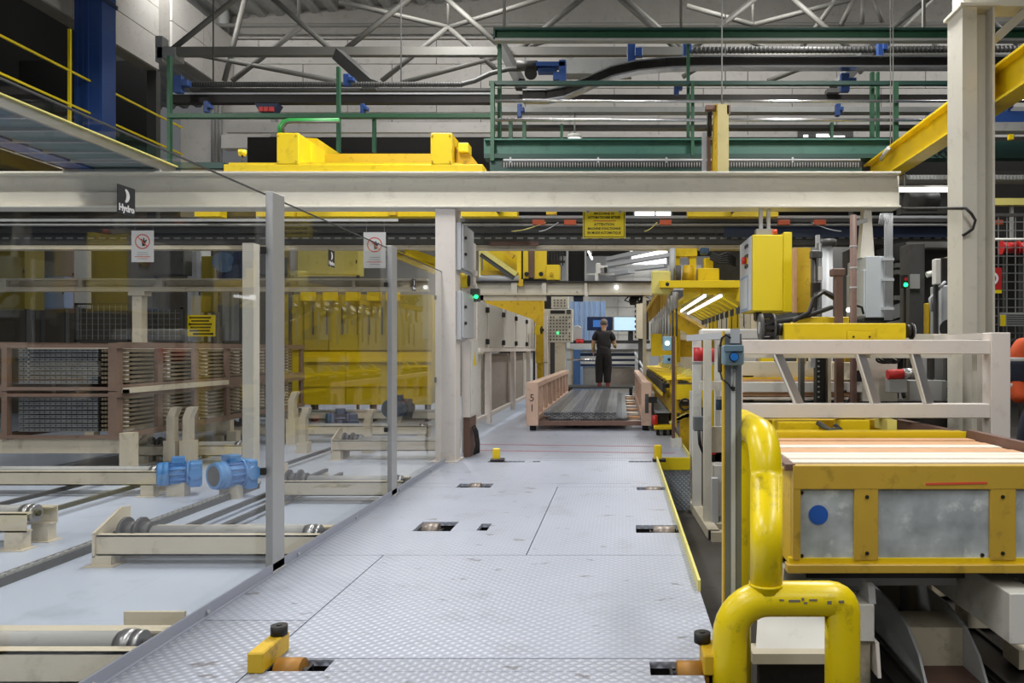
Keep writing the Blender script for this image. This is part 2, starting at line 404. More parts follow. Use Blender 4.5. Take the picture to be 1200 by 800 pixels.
part(deck, 'edge_angle', MB().box(XA-.012,XA+.0,1.3,9.25,-.03,.055).box(XA-.012,XA+.02,1.3,9.25,0,.004), mat('kerb_grey','#a0a5b4',.45,var=.05))
for y in (3.05,3.9,5.0,6.1,7.3,8.5): part(deck, 'bolt_head', MB().cyl((XA,y,.022),(XA+.012,y,.022),.011,8), lgrey)

# rollers sitting in the slots
def slot_roller(name, lab, h, m, x0=None, x1=None, r=.055, zc=-.045):
    y = (h[2]+h[3])/2; x0 = h[0]+.01 if x0 is None else x0; x1 = h[1]-.01 if x1 is None else x1
    t = T(name, lab, 'roller', ((x0+x1)/2,y,-.13), 'rollers in the deck slots')
    part(t, 'roller_barrel', MB().cyl((x0+.03,y,zc),(x1-.03,y,zc),r,14), m, bevel=0)
    part(t, 'axle', MB().cyl((x0-.0,y,zc),(x1+.0,y,zc),r*.35,8), darkm)
    parts(t, 'bracket', [B(x0,x0+.012,y-.04,y+.04,-.14,zc+.02),B(x1-.012,x1,y-.04,y+.04,-.14,zc+.02)], darkm)
rustorange = mat('rust_orange_steel', '#a8772e', .55, .2, var=.35, scale=9, dirt='#5a4a3c', damt=.7)
slot_roller('slot_roller','rusty orange roller in the deck slot beside the near guide block on the glass side', slots[0], rustorange, -1.50,-1.33,.06,-.03)
slot_roller('slot_roller','dark roller with orange ends in the deck slot by the yellow bumper pipe', slots[1], rustorange, .21,.40,.06,-.03)
slot_roller('slot_roller','brown roller filling the second deck slot on the glass side', slots[2], slotsteel, -1.54,-1.36,.07,-.045)
slot_roller('slot_roller','thin shafted roller in the second deck slot by the pale yellow edge strip', slots[4], slotsteel, .22,.44,.055,-.035)
slot_roller('slot_roller','light roller between two dark gaps in the third deck slot on the glass side', slots[5], slotsteel, -1.52,-1.36,.06,-.035)
slot_roller('slot_roller','grey roller in the third deck slot by the pale yellow edge strip', slots[6], slotsteel, .22,.42,.055,-.035)

def guide_block(x0,x1,y0,y1,h,wx,wy,lab):
    t = T('guide_block', lab, 'guide', ((x0+x1)/2,y0,0))
    part(t, 'block_body', MB().box(x0,x1,y0,y1,.0,h), yellowd, bevel=.006)
    part(t, 'guide_wheel', MB().cyl((wx,wy,h),(wx,wy,h+.042),.036,18).cyl((wx,wy,h+.042),(wx,wy,h+.046),.012,10), black)
    part(t, 'axle_pin', MB().cyl((wx,wy,h-.01),(wx,wy,h+.006),.02,10), darkm)
guide_block(-1.557,-1.49,3.2,3.46,.088,-1.515,3.41,'yellow guide block with a black wheel beside the rusty orange roller')
guide_block(.345,.425,3.18,3.36,.085,.355,3.33,'yellow guide block with a black wheel tucked against the bumper pipe')
def guide_post(x0,x1,y,lab,h):
    t = T('guide_post', lab, 'guide', ((x0+x1)/2,y,0))
    part(t, 'post_plate', MB().box(x0,x1,y,y+.04,0,h), yellow, bevel=.01)
    part(t, 'base_lug', MB().box(x0-.02,x1+.05,y-.05,y+.08,0,.035), darkm, bevel=.006)
guide_post(-1.55,-1.46,9.3,'short yellow guide lug at the far end of the deck on the glass side',.16)
guide_post(.41,.50,9.3,'short yellow guide lug at the far end of the deck beside the step',.20)

# ================================================================= glass fence along the walkway
XF = -2.145
fence = T('glass_fence', 'clear glass machine fence on aluminium posts along the walkway', 'fence', (XF,4.64,ZL))
for y in (2.2,4.64,7.06):
    part(fence, 'post', MB().box(XF-.0,XF+.045,y,y+.165,0.0,2.31).box(XF-.01,XF+.055,y-.01,y+.175,0,.012), aluframe, bevel=.004)
for y0, y1 in ((2.37,4.63),(4.81,7.05),(7.23,9.28)):
    part(fence, 'glass_panel', MB().box(XF-.012,XF-.006,y0-.1,y1+.03,.02,2.29), glass)
    part(fence, 'edge_strip', MB().box(XF-.014,XF-.004,y0-.1,y1+.03,2.29,2.297), dgrey)
    for yy in (y0+.0, y1-.01):
        for z in (.62,1.95): part(fence, 'clip', MB().box(XF-.02,XF+.012,yy-.012,yy+.012,z-.022,z+.022), black, bevel=.004)
part(fence, 'bottom_rail', MB().box(XF-.03,XF+.02,1.3,9.28,ZL,.0), lgrey)
def logo(dy, dz, lab):
  t = T('logo_sign', lab, 'sign', (XF,3.34+dy,1.94+dz))
  part(t, 'sign_plate', MB().box(XF-.003,XF+.0,3.277+dy,3.395+dy,1.937+dz,2.06+dz), sticker)
  arc = []
  for i in range(15):      # outer edge of the crescent sail
    a = math.radians(78-i*156/14); arc.append((3.322+dy+.034*math.cos(a), 2.018+dz+.031*math.sin(a)))
  for i in range(15):
    a = math.radians(-70+i*140/14); arc.append((3.320+dy+.014*math.cos(a), 2.018+dz+.024*math.sin(a)))
  part(t, 'sign_emblem', MB().prism(arc, 'x', XF+.0003, XF+.0012), whiteink, 'white crescent sail emblem')
  text(t, 'sign_lettering', 'Hydro', (XF+.0005,3.336+dy,1.963+dz), .040, whiteink, 'x', bold=.0016)
logo(0,0,'navy square sign reading Hydro with a white crescent on the glass panel nearest the camera')
logo(2.37,.03,'small navy Hydro crescent sign on the middle glass panel')
logo(4.65,.03,'small navy Hydro crescent sign on the glass panel nearest the corner column')
# two paper notices hung on wires behind the glass
def notice(px0,px1,py0,py1,Y,lab):
    x0,x1,z0,z1 = PX(px0,Y),PX(px1,Y),PZ(py1,Y),PZ(py0,Y); c = (x0+x1)/2
    t = T('paper_notice', lab, 'sign', (c,Y,z0))
    part(t, 'sheet', MB().box(x0,x1,Y,Y+.003,z0,z1), paper)
    R = (x1-x0)*.34; zc = z1-(z1-z0)*.35
    mb = MB(); n = 28
    vs = []
    for i in range(n):
        a = 2*math.pi*i/n
        for r in (R,R*.86): vs.append((c+r*math.cos(a), Y-.001, zc+r*math.sin(a)))
    mb.add(vs, [(2*i,2*((i+1)%n),2*((i+1)%n)+1,2*i+1) for i in range(n)])
    mb.bar((c-R*.62,Y-.0012,zc+R*.62),(c+R*.62,Y-.0012,zc-R*.62),R*.12,.0006,(0,1,0))
    part(t, 'ban_ring', mb, redink)
    hb = MB().prism([(c-R*.05,zc-R*.6),(c+R*.3,zc-R*.6),(c+R*.42,zc-R*.1),(c+R*.62,zc+R*.2),(c+R*.5,zc+R*.28),(c+R*.3,zc+R*.08),(c+R*.22,zc+R*.5),(c+R*.1,zc+R*.5),(c+R*.06,zc+R*.1),(c-R*.1,zc+R*.4),(c-R*.2,zc+R*.34),(c-R*.08,zc-R*.2)], 'y', Y-.0009, Y-.0005)
    part(t, 'hand_symbol', hb, ink)
    for k, wd in enumerate((.46,.52,.7,.42)):
        z = z0+(z1-z0)*(.30-.065*k)
        part(t, 'text_line', MB().box(c-wd/2*(x1-x0),c+wd/2*(x1-x0),Y-.0008,Y,z-.003,z+.003), redink if k == 2 else grey)
    parts(t, 'hanging_wire', [MB().cyl((q,Y+.022,z1-.01),(q,Y+.022,PZ(258.8,7.32)),.0015,4) for q in (x0+.02,x1-.02)], grey)
notice(154,180,270,307,7.3,'white paper no-entry notice with a red ban ring hanging below the logo sign')
notice(426,452,272,314,7.3,'white paper no-entry notice partly hidden behind the second fence post')
Y = 7.32
solo('hanging_rail','thin white rail crossing the conveyor hall behind the glass, carrying the notices','rail',MB().box(PX(-40,Y),PX(466,Y),Y,Y+.02,PZ(259,Y),PZ(256.3,Y)),white)

# ================================================================= main cream beam, its column and the portal behind
YB = 9.2
beam = T('portal_beam', 'long cream steel I-beam spanning the walkway over the glass fence', 'beam', (-2,9.35,3.06))
zb, zt = 3.06, 3.49
part(beam, 'top_flange', MB().box(-8.6,PX(1056,YB),YB,YB+.3,zt-.022,zt), cream, bevel=.003)
part(beam, 'bottom_flange', MB().box(-8.6,PX(1056,YB),YB,YB+.3,zb,zb+.022), cream, bevel=.003)
part(beam, 'web', MB().box(-8.6,PX(1054,YB+.13),YB+.14,YB+.155,zb+.022,zt-.022), cream)
part(beam, 'web_strip', MB().box(-8.6,PX(1054,YB+.1),YB+.10,YB+.14,zb+.022,zb+.20), cream, 'lower cream cover strip along the web')
for x in (-8.3,-2.15):
    part(beam, 'stiffener', MB().box(x-.008,x+.008,YB+.165,YB+.29,zb+.022,zt-.022), cream)
col = T('box_column', 'white square steel column carrying the cream beam at the glass fence corner', 'column', (PX(521,9.3),9.4,0))
part(col, 'shaft', MB().box(PX(510,9.25),PX(533.5,9.25),9.25,9.55,0.0,zb), pinkwhite, bevel=.006)
part(col, 'base_plate', MB().box(PX(506,9.22),PX(536,9.22),9.18,9.62,0,.015), pinkwhite)
part(col, 'latch', MB().box(PX(509,9.24),PX(511.5,9.24),9.23,9.25,PZ(351,9.24),PZ(346,9.24)).box(PX(509,9.24),PX(511.5,9.24),9.23,9.25,PZ(448,9.24),PZ(442,9.24)), black)
xs = PX(533.5,9.25)
for (za, zb2, lab) in ((PZ(318,9.5),PZ(263,9.5),'upper light grey switch cabinet on the side of the white column'),(PZ(398,9.5),PZ(342,9.5),'lower light grey switch cabinet on the side of the white column')):
    t = T('switch_cabinet', lab, 'cabinet', (xs+.05,9.7,za))
    part(t, 'cabinet_body', MB().box(xs,xs+.06,9.3,10.0,za,zb2), lgrey, bevel=.005)
    cd = part(t, 'cabinet_door', MB().box(xs+.062,xs+.085,9.32,9.98,za+.02,zb2-.02), lgrey, bevel=.004)
    parts(cd, 'door_knob', [MB().cyl((xs+.085,9.4,za+q),(xs+.11,9.4,za+q),.02,8) for q in (.2,.4)], darkm)
Yp = 10.15
post2 = T('portal_post', 'white square post behind the corner column, with a yellow stop button bracket', 'column', (PX(549,Yp),Yp,0))
part(post2, 'shaft', MB().box(PX(541,Yp),PX(555,Yp),Yp,Yp+.18,0,PZ(284,Yp)), pinkwhite, bevel=.005)
part(post2, 'bracket_arm', MB().pb(546,316,557,322,Yp-.02,.18), pinkwhite); part(post2, 'bracket_arm', MB().pb(546,334,557,340,Yp-.02,.18), pinkwhite)
part(post2, 'stop_button', MB().cyl(P(541,329,Yp)+Vector((0,-.06,0)),P(541,329,Yp)+Vector((.10,-.06,0)),.10,16), yellow, 'round yellow stop button')
part(post2, 'button_ring', MB().cyl(P(541,329,Yp)+Vector((.10,-.06,0)),P(541,329,Yp)+Vector((.115,-.06,0)),.075,16), black)
t = T('signal_box', 'small grey box with a lit green lamp on the portal post', 'signal', P(557,352,Yp-.0))
part(t, 'box_body', MB().pb(551,338,561,353,Yp-.12,.11), dgrey, bevel=.004)
part(t, 'lamp_lens', MB().cyl(P(558,347.5,Yp-.12),P(558,347.5,Yp-.14),.026,12), ledgreen, 'green lamp')
t = T('tall_cabinet', 'tall narrow white cabinet with a yellow warning triangle behind the corner column', 'cabinet', (PX(548,10),9.8,0))
x0 = PX(540,9.9)
part(t, 'cabinet_body', MB().box(xs+.0,xs+.10,9.66,10.12,PZ(487,9.9),PZ(397,9.9)), pinkwhite, bevel=.004)
part(t, 'cabinet_door', MB().box(xs+.102,xs+.115,9.68,10.1,PZ(484,9.9),PZ(400,9.9)), white, bevel=.003)
zc = PZ(428,9.9)
part(t, 'warning_triangle', MB().prism([(9.78,zc),(9.98,zc),(9.88,zc+.18)],'x',xs+.1155,xs+.118), signyellow, 'yellow triangle')
part(t, 'plinth', MB().box(xs+.01,xs+.09,9.68,10.1,0,PZ(487,9.9)), brown)
tb = MB()
for k in range(4): tb.tube([(xs+.13+.01*k,9.75+.06*k,.02),(xs+.16,9.76+.06*k,.15),(xs+.14,9.75+.06*k,.3),(xs+.12,9.7+.05*k,.38)],.012,6)
solo('cable_bundle','dark loose cable bundle at the foot of the portal post','cable',tb,black)

Yn0 = 9.56
t = T('warning_sign','yellow sign with German and French lettering hung under the main beam over the walkway','sign',P(708,279,Yn0))
part(t,'sign_plate',MB().box(PX(683,Yn0),PX(733,Yn0),Yn0,Yn0+.008,PZ(279,Yn0),3.09),signyellow)
zs = lambda y: PZ(y,Yn0)
x0,x1 = PX(684.2,Yn0),PX(731.8,Yn0)
for q in (B(x0,x0+.008,Yn0-.001,Yn0,zs(277.6),3.08),B(x1-.008,x1,Yn0-.001,Yn0,zs(277.6),3.08),B(x0,x1,Yn0-.001,Yn0,zs(277.9),zs(277.2))): part(t,'sign_frame',q,ink)
for s_,y,sz,sx in (('ACHTUNG',246.2,.045,1.15),('MASCHINE IN',250.2,.043,.95),('AUTOMATISCHEM BETRIEB',254.8,.043,.78),('ATTENTION',263.0,.045,1.0),('MACHINE FONCTIONNE',267.9,.043,.85),('EN MODE AUTOMATIQUE',272.8,.043,.82)):
    text(t,'sign_lettering',s_,(PX(708,Yn0),Yn0-.001,zs(y)),sz,ink,'y',bold=.001,sx=sx)
parts(t,'hanging_clip',[B(PX(a,Yn0),PX(a+3,Yn0),9.42,9.575,3.048,3.06) for a in (688,725)],grey); part(t,'red_line',B(PX(695,Yn0),PX(722,Yn0),Yn0-.001,Yn0,zs(259.3),zs(258.3)),redink)
t = T('floor_bracket','small cream plate standing on the hall floor just behind the kerb','bracket',(-2.5,4.05,ZL)); part(t,'bracket_plate',B(-2.62,-2.30,4.05,4.07,ZL,-.03),cream2); part(t,'bracket_foot',B(-2.62,-2.30,4.0,4.12,ZL,ZL+.012),cream2)
# ================================================================= conveyor hall behind the glass
def roller_unit(x0, x1, y, lab, gap=.34, wheel=True, h=.0, end='left', foot=None, rollr=.065):
    t = T('roller_frame', lab, 'conveyor', ((x0+x1)/2, y, ZL), 'roller frames on the conveyor hall floor')
    ft = foot or cream2
    def channel(yy, s):
        return MB().box(x0,x1,yy,yy+.012,h-.17,h-.02).box(x0,x1,yy,yy+.07*s,h-.032,h-.02).box(x0,x1,yy,yy+.07*s,h-.17,h-.158)
    part(t, 'front_beam', channel(y,1), ft); part(t, 'rear_beam', channel(y+gap,-1), ft)
    yc = y+gap*.5
    part(t, 'roller_barrel', MB().cyl((x0+.32,yc,h-.05),(x1-.16,yc,h-.05),rollr,14), grey if rollr > .05 else steel)
    part(t, 'shaft', MB().cyl((x0+.02,yc,h-.05),(x1-.02,yc,h-.05),.025,8), darkm)
    if wheel:
        for k, xx in enumerate((x0+.10,x0+.22)):
            part(t, 'sprocket', MB().cyl((xx,yc,h-.03),(xx+.02,yc,h-.03),.11,16).cyl((xx+.02,yc,h-.03),(xx+.09,yc,h-.03),.075,14), dgrey)
        part(t, 'bearing_ring', MB().cyl((x1-.14,yc,h-.05),(x1-.08,yc,h-.05),.075,16).cyl((x1-.08,yc,h-.05),(x1-.07,yc,h-.05),.05,16).cyl((x1-.07,yc,h-.05),(x1-.04,yc,h-.05),.07,16), alu, 'bright ringed roller end')
    for xx in ((x0,x1-.02) if end == 'both' else (x0,)):
        part(t, 'end_plate', MB().prism([(y-.02,h-.18),(y+gap+.06,h-.18),(y+gap+.06,h+.12),(y+gap-.05,h+.13),(y-.02,h+.0)],'x',xx-.02,xx), ft)
    for xx in (x0-.02, x1-.16):
        for yy in (y-.02, y+gap-.08):
            part(t, 'foot', MB().box(xx,xx+.14,yy,yy+.10,ZL+.008,h-.17).box(xx-.04,xx+.18,yy-.04,yy+.12,ZL,ZL+.008), ft)
    return t
roller_unit(-5.6,-2.3,3.60,'cream roller frame nearest the camera along the glass, dark roller with a bright ringed end',h=-.045)
roller_unit(PX(113,5.7),-2.25,5.70,'cream roller frame with grey sprockets in the middle of the hall floor',h=-.005)
roller_unit(-8.6,PX(36,6.2),6.15,'cream frame whose tall end plate stands beside the chain track',h=.06)
roller_unit(-8.6,PX(183,8.4),8.4,'cream roller frame ending at the pair of bright blue motors',h=.04)
roller_unit(PX(318,8.0),-2.28,8.0,'cream roller frame running from the second blue motor to the glass fence',h=.0)
roller_unit(PX(160,10.8),PX(283,10.8),10.8,'cream roller frame in front of the basket stack with a tall end bracket',h=.03)
roller_unit(PX(390,11.2),-2.4,11.2,'cream block ended frame with a dark roller by the corner column',h=.05)
roller_unit(PX(252,13.2),PX(500,13.2),13.2,'long cream roller frame before the small dark motor',h=.06)
roller_unit(PX(330,15.8),PX(520,15.8),15.8,'farthest cream roller frame below the yellow hood',h=.1)
# chains and rods along the floor
def chain(xc, y0, y1, lab):
    t = T('conveyor_chain', lab, 'chain', (xc,(y0+y1)/2,ZL))
    part(t, 'track', MB().box(xc-.035,xc+.035,y0,y1,ZL,ZL+.03).box(xc-.042,xc-.035,y0,y1,ZL+.0,ZL+.06).box(xc+.035,xc+.042,y0,y1,ZL+.0,ZL+.06), dgrey)
    mb = MB(); yy = y0
    while yy < y1:
        mb.box(xc-.028,xc-.018,yy,yy+.07,ZL+.035,ZL+.075).box(xc+.018,xc+.028,yy,yy+.07,ZL+.035,ZL+.075).cyl((xc-.018,yy+.02,ZL+.055),(xc+.018,yy+.02,ZL+.055),.02,6); yy += .085
    part(t, 'chain_link', mb, grey, kind='stuff')
chain(-4.22,3.2,8.9,'dark roller chain on its track crossing the blue grey floor')
for xx, y0, y1, lab in ((-6.15,6.6,11.5,'thin dark drive rod farthest from the glass on the hall floor'),(-5.45,6.3,9.6,'thin dark drive rod beside the pale end plate'),(-3.75,6.2,9.8,'thin dark rod running past the pair of blue motors'),(-3.45,6.2,9.5,'thin dark rod nearest the glass fence'),(-4.5,9.2,14.5,'dark rod leading back to the small dark motor')):
    t = T('drive_rod', lab, 'rod', (xx,(y0+y1)/2,ZL))
    part(t, 'rod_bar', MB().box(xx-.022,xx+.022,y0,y1,ZL+.05,ZL+.09), dgrey)
    parts(t, 'rod_support', [B(xx-.05,xx+.05,yy-.03,yy+.03,ZL,ZL+.05) for yy in (y0+.1,y1-.1)], cream2)
# motors
def motor(c, ang, r, L, m, gm, lab, base=None):
    c = Vector(c); d = Vector((math.cos(ang), math.sin(ang), 0))
    t = T('gear_motor', lab, 'motor', (c.x,c.y,ZL))
    def ring(a, b, ra, rb=None): return MB().cyl(c+d*a, c+d*b, ra, 20, rb)
    part(t, 'fan_cover', ring(-.5*L,-.36*L,r*.93,r).cyl(c+d*(-.36*L),c+d*(-.22*L),r,20), m)
    part(t, 'fan_grille', ring(-.51*L,-.5*L,r*.72), dgrey)
    part(t, 'motor_housing', ring(-.22*L,.2*L,r*.86), m)
    mb = MB(); sd = Vector((-d.y,d.x,0))
    for k in range(14):
        a = 2*math.pi*k/14; o = sd*math.cos(a)*r*.92+Vector((0,0,1))*math.sin(a)*r*.92
        mb.bar(c+d*(-.2*L)+o, c+d*(.18*L)+o, r*.05, r*.2, o.normalized())
    part(t, 'cooling_fin', mb, m, kind='stuff')
    part(t, 'terminal_box', MB().bar(c+d*(-.16*L)+Vector((0,0,r*1.1)), c+d*(.16*L)+Vector((0,0,r*1.1)), r*1.1, r*.55), m, bevel=.006)
    part(t, 'flange', ring(.2*L,.26*L,r*1.06), gm)
    part(t, 'gearbox', MB().bar(c+d*.26*L+Vector((0,0,-r*.12)), c+d*.58*L+Vector((0,0,-r*.12)), r*1.9, r*2.1), gm, bevel=.02)
    part(t, 'gear_hub', MB().cyl(c+d*.42*L-sd*r*1.15, c+d*.42*L+sd*r*1.15, r*.5, 14), gm)
    part(t, 'base_plate', MB().box(c.x-.1,c.x+.1,c.y-.06,c.y+.06,ZL,c.z-r*.75), cream2)
motor(P(209,554,8.45), math.radians(28), .13, .40, motorblue, motorblue, 'bright blue gear motor with a dark fan grille, farther from the fence post')
motor(P(271,555,8.3), math.radians(60), .15, .40, motorblue, motorblue, 'bright blue gear motor with a plain fan cover next to the cream hall post')
motor(P(399,495,14.2), math.radians(25), .19, .5, motordark, motordark, 'small dark blue motor between two upright fingers deep in the hall')
motor(P(465,478,15.2), math.radians(70), .19, .5, motordark, dgrey, 'dark motor seen just behind the second fence post')
# upright guide fingers
def finger(px, py0, py1, Y, lab, lean=1):
    p = P(px,py1,Y); zt = PZ(py0,Y)
    t = T('guide_finger', lab, 'guide', (p.x,Y,ZL), 'upright guide fingers')
    w = .05
    part(t, 'finger_plate', MB().prism([(p.x-w,p.z),(p.x+w,p.z),(p.x+w,p.z+(zt-p.z)*.7),(p.x+w+.06*lean,zt),(p.x-w+.06*lean,zt),(p.x-w,p.z+(zt-p.z)*.7)],'y',Y,Y+.12), cream2)
    part(t, 'finger_foot', MB().box(p.x-.08,p.x+.08,Y-.02,Y+.16,ZL,p.z+.02), cream2)
for a in ((199,477,518,10.45,'cream guide finger with bent tip before the basket side, nearer the stack corner'),(218,477,518,10.45,'cream guide finger with bent tip before the basket side, farther from the stack corner'),
          (325,459,492,13.0,'thin cream finger at the far end of the basket stack, nearer the fence post'),(341,459,492,13.0,'thin cream finger at the far end of the basket stack'),
          (354,478,520,11.9,'dark tipped cream finger standing before the small dark motor'),(430,480,520,11.9,'cream finger beside the second fence post')):
    finger(*a)
# ---- two stacked baskets full of profiles
def basket_tier(z0, z1, lab, plab):
    xR, xL, yF, yB = -6.36, -7.82, 9.7, 15.4
    t = T('profile_basket', lab, 'basket', ((xR+xL)/2,yF,z0), 'stacked profile baskets')
    ys = [9.7,10.56,11.47,12.4,13.3,14.3,15.3]
    for y in ys: part(t, 'upright', B(xR-.05,xR,y,y+.12,z0,z1), basket)
    part(t, 'upright', B(xR-.11,xR-.05,yF,yF+.06,z0,z1), basket); part(t, 'upright', B(xL,xL+.07,yF,yF+.08,z0,z1), basket)
    for y in ys[1::2]: part(t, 'upright', B(xL,xL+.06,y,y+.1,z0,z1), basket)
    for z in (z0,z1-.07):
        part(t, 'side_rail', B(xR-.0,xR+.03,yF,yB,z,z+.08), basket)
        part(t, 'side_rail', B(xL-.03,xL,yF,yB,z,z+.08), basket)
        part(t, 'end_rail', B(xL+.07,xR-.11,yF+.0,yF+.06,z+.01,z+.05), basket)
    n = 8; dz = (z1-z0-.15)/n
    mb = MB(); sp = MB(); body_ = MB()
    for r in range(n):
        z = z0+.09+r*dz
        k = 0
        while k < 15:
            x = xL+.14+k*.068
            mb.box(x,x+.06,yF+.10,yF+.115,z,z+.012).box(x,x+.06,yF+.10,yF+.115,z+dz*.62,z+dz*.72)
            mb.bar((x,yF+.105,z+.006),(x+.06,yF+.105,z+dz*.66),.012,.012).bar((x+.06,yF+.105,z+.006),(x,yF+.105,z+dz*.66),.012,.012)
            k += 1
        body_.box(xL+.12,xL+1.16,yF+.13,yB-.2,z,z+dz*.72)
        sp.box(xL+.1,xR-.075,yF+.3,yF+.36,z+dz*.72,z+dz)
        for y in (10.9,11.9,12.9,13.8,14.8): sp.box(xL+.1,xR-.07,y,y+.07,z+dz*.72,z+dz)
    o = solo('profile_bundle', plab, 'profiles', body_, alu2, 'profile bundles in the stacked baskets', kind='stuff')
    part(o, 'profile_end', mb, endlight, kind='stuff')
    # profile layers seen at the open side of the basket
    sb = MB()
    for r in range(n):
        z = z0+.09+r*dz
        for k in range(4): sb.box(xL+1.17+.04*k,xL+1.20+.04*k,yF+.14,yB-.2,z,z+dz*.55)
    part(o, 'side_layer', sb, sidelayer, kind='stuff')
    part(t, 'spacer_bar', sp, woodp, kind='stuff')
    return t
endlight = mat('light_profile_end', '#8b8f92', .4, .3, var=.3, scale=6)
alu2 = mat('dull_profile_ends', '#3c3d40', .4, .6, var=.25, scale=6)
sidelayer = mat('weathered_layers', '#8d806a', .6, var=.3, scale=5, dirt='#4a4030', damt=.5)
basket_tier(.22,.82,'lower weathered basket loaded with aluminium profiles behind the glass','dense bundle of aluminium profiles in the lower basket')
basket_tier(.83,1.44,'upper weathered basket loaded with aluminium profiles, standing on the lower basket','dense bundle of aluminium profiles in the upper basket')
t = T('basket_stand','cream beam stand carrying the stacked baskets','stand',(-7.1,9.7,ZL))
for y in (9.75,12.4,14.9):
    part(t, 'cross_beam', B(-8.6,-6.3,y,y+.12,.04,.218), cream2)
    for x in (-6.42,-8.6): part(t, 'stand_post', B(x-.02+(.11 if x > -7 else 0),x+.13+(.11 if x > -7 else 0),y-.05,y+.1,ZL,.30 if x > -7 and y < 10 else .04), cream2)
for y0,y1,z,lab in ((9.75,12.3,.80,'pale worn plank lip on the side of the basket stack'),):
    solo('loose_batten',lab,'batten',B(-6.32,-6.27,y0,y1,z,z+.07).box(-6.36,-6.27,y0,y0+.06,z,z+.05),cream2)
# ---- yellow hood and panels at the far side
yh = T('press_hood','big yellow machine hood behind the glass with a dark seam across it','machine',(PX(420,17),17,.18))
Yh = 17.0
yelr = mat('saturated_yellow_sheet', '#d9bd14', .35, var=.06)  # saturated yellow sheet colour
for i,(a,b) in enumerate(((356,405),(405,455),(455,506))):
    part(yh, 'lower_panel', MB().pb(a+.4,412,b-.4,474,Yh,.1), yelr)
ylt = mat('pale_grey_yellow_sheet', '#b3a03c', .5, var=.12, scale=1.5)  # paler, greyer yellow than the lower hood sheets
for i,(a,b) in enumerate(((318,356),(356,385),(385,420),(420,455),(455,506))):
    part(yh, 'upper_panel', MB().pb(a+.4,345,b-.4,410,Yh+.03,.1), ylt)
part(yh, 'body', MB().pb(320,346,506,473,Yh+.13,1.2), yelr)
parts(yh, 'hood_leg', [B(PX(a,Yh),PX(a+5,Yh),Yh+.2,Yh+.4,ZL,PZ(473,Yh)) for a in (360,430,495)], dgrey)
for k,a in enumerate((366,382,400,418,432,447)):
    part(yh, 'hanger_rod', MB().pb(a,360,a+1.5,392,Yh-.05,.02), dgrey)
part(yh, 'lower_lip', MB().pb(356,420,506,424,Yh-.12,.14), yellow)
part(yh, 'lower_lip', MB().pb(356,451,506,453,Yh-.04,.05), yelr)
parts(yh, 'top_clamp', [MB().pb(a,337,a+14,352,Yh-.25,.2) for a in (352,378,405,430,452)], yellow)
# yellow inclined roof beams seen above the second post
t = T('sloping_yellow_girder','yellow sloping girders behind the second fence post under the grey rail','girder',P(480,296,12.3))
for (a,b) in (((455,288),(510,313)),((475,288),(512,303))):
    part(t, 'girder_bar', MB().bar(P(a[0],a[1]+6,12.3),P(b[0],b[1]+4,12.6),.1,.12), yellow)
# ---- girders, tray and cabinets behind the hall
Yg = 13.0
g = T('cross_girder','cream cross girder with short stiffeners behind the basket stack','girder',(-6,Yg,PZ(340,Yg)))
xa, xb = PX(-60,Yg), PX(500,Yg)
part(g, 'girder_top', B(xa,xb,Yg,Yg+.2,PZ(328,Yg),PZ(326,Yg)), cream2); part(g, 'girder_bottom', B(xa,xb,Yg,Yg+.2,PZ(341,Yg),PZ(336,Yg)), cream2)
part(g, 'girder_web', B(xa,xb,Yg+.1,Yg+.115,PZ(336,Yg),PZ(328,Yg)), cream2)
parts(g, 'stiffener', [MB().pb(a,328,b,336,Yg+.01,.09) for a,b in ((-20,7),(91,96),(181,190),(412,416),(470,480))], cream2)
part(g, 'post', B(PX(154,Yg),PX(165,Yg),Yg+.02,Yg+.18,ZL,PZ(345,Yg)), cream2); part(g, 'post_cap', B(PX(150,Yg),PX(169,Yg),Yg,Yg+.2,PZ(346,Yg),PZ(341,Yg)), cream2)
solo('hall_post','tall cream square post in the conveyor hall close behind the first fence post','post',B(PX(284,8.75),PX(297,8.75),8.75,8.9,ZL,PZ(284.5,8.75)),cream)
Yr = 12.2
r_ = T('grey_rail_beam','long cream grey beam under the cable tray across the whole hall','beam',(-2,Yr,PZ(291,Yr)))
part(r_, 'beam_body', B(PX(-60,Yr),PX(875,Yr),Yr,Yr+.2,PZ(292,Yr),PZ(287,Yr)), cream2)
parts(r_, 'beam_post', [B(PX(a,Yr),PX(a+11,Yr),Yr+.02,Yr+.18,ZL,PZ(292,Yr)) for a in (-50,-25)]+[B(PX(880,Yr),PX(886,Yr),Yr,Yr+.1,ZR,PZ(288,Yr)),B(PX(876,Yr),PX(890,Yr),Yr,Yr+.18,PZ(292,Yr),PZ(287.2,Yr))], cream2)
tray = T('cable_tray','perforated grey cable tray carrying dark cables across the hall','tray',(0,Yr,PZ(286,Yr)))
Yt = Yr-.02
x0, x1 = PX(-60,Yt), PX(1128,Yt)
part(tray, 'tray_side', B(x0,x1,Yt,Yt+.006,PZ(286,Yt),PZ(272,Yt)), dgrey); part(tray, 'tray_side', B(x0,x1,Yt+.3,Yt+.306,PZ(286,Yt),PZ(272,Yt)), dgrey)
part(tray, 'tray_floor', B(x0,x1,Yt,Yt+.3,PZ(286.4,Yt),PZ(285.8,Yt)), dgrey)
part(tray, 'tray_lip', B(x0,x1,Yt-.012,Yt,PZ(272.6,Yt),PZ(271.4,Yt)), grey)
mb = MB(); xx = x0
while xx < x1: mb.box(xx,xx+.10,Yt-.004,Yt,PZ(280,Yt),PZ(278,Yt)); xx += .17
part(tray, 'tray_slot', mb, mesh_g, kind='stuff')
mb = MB()
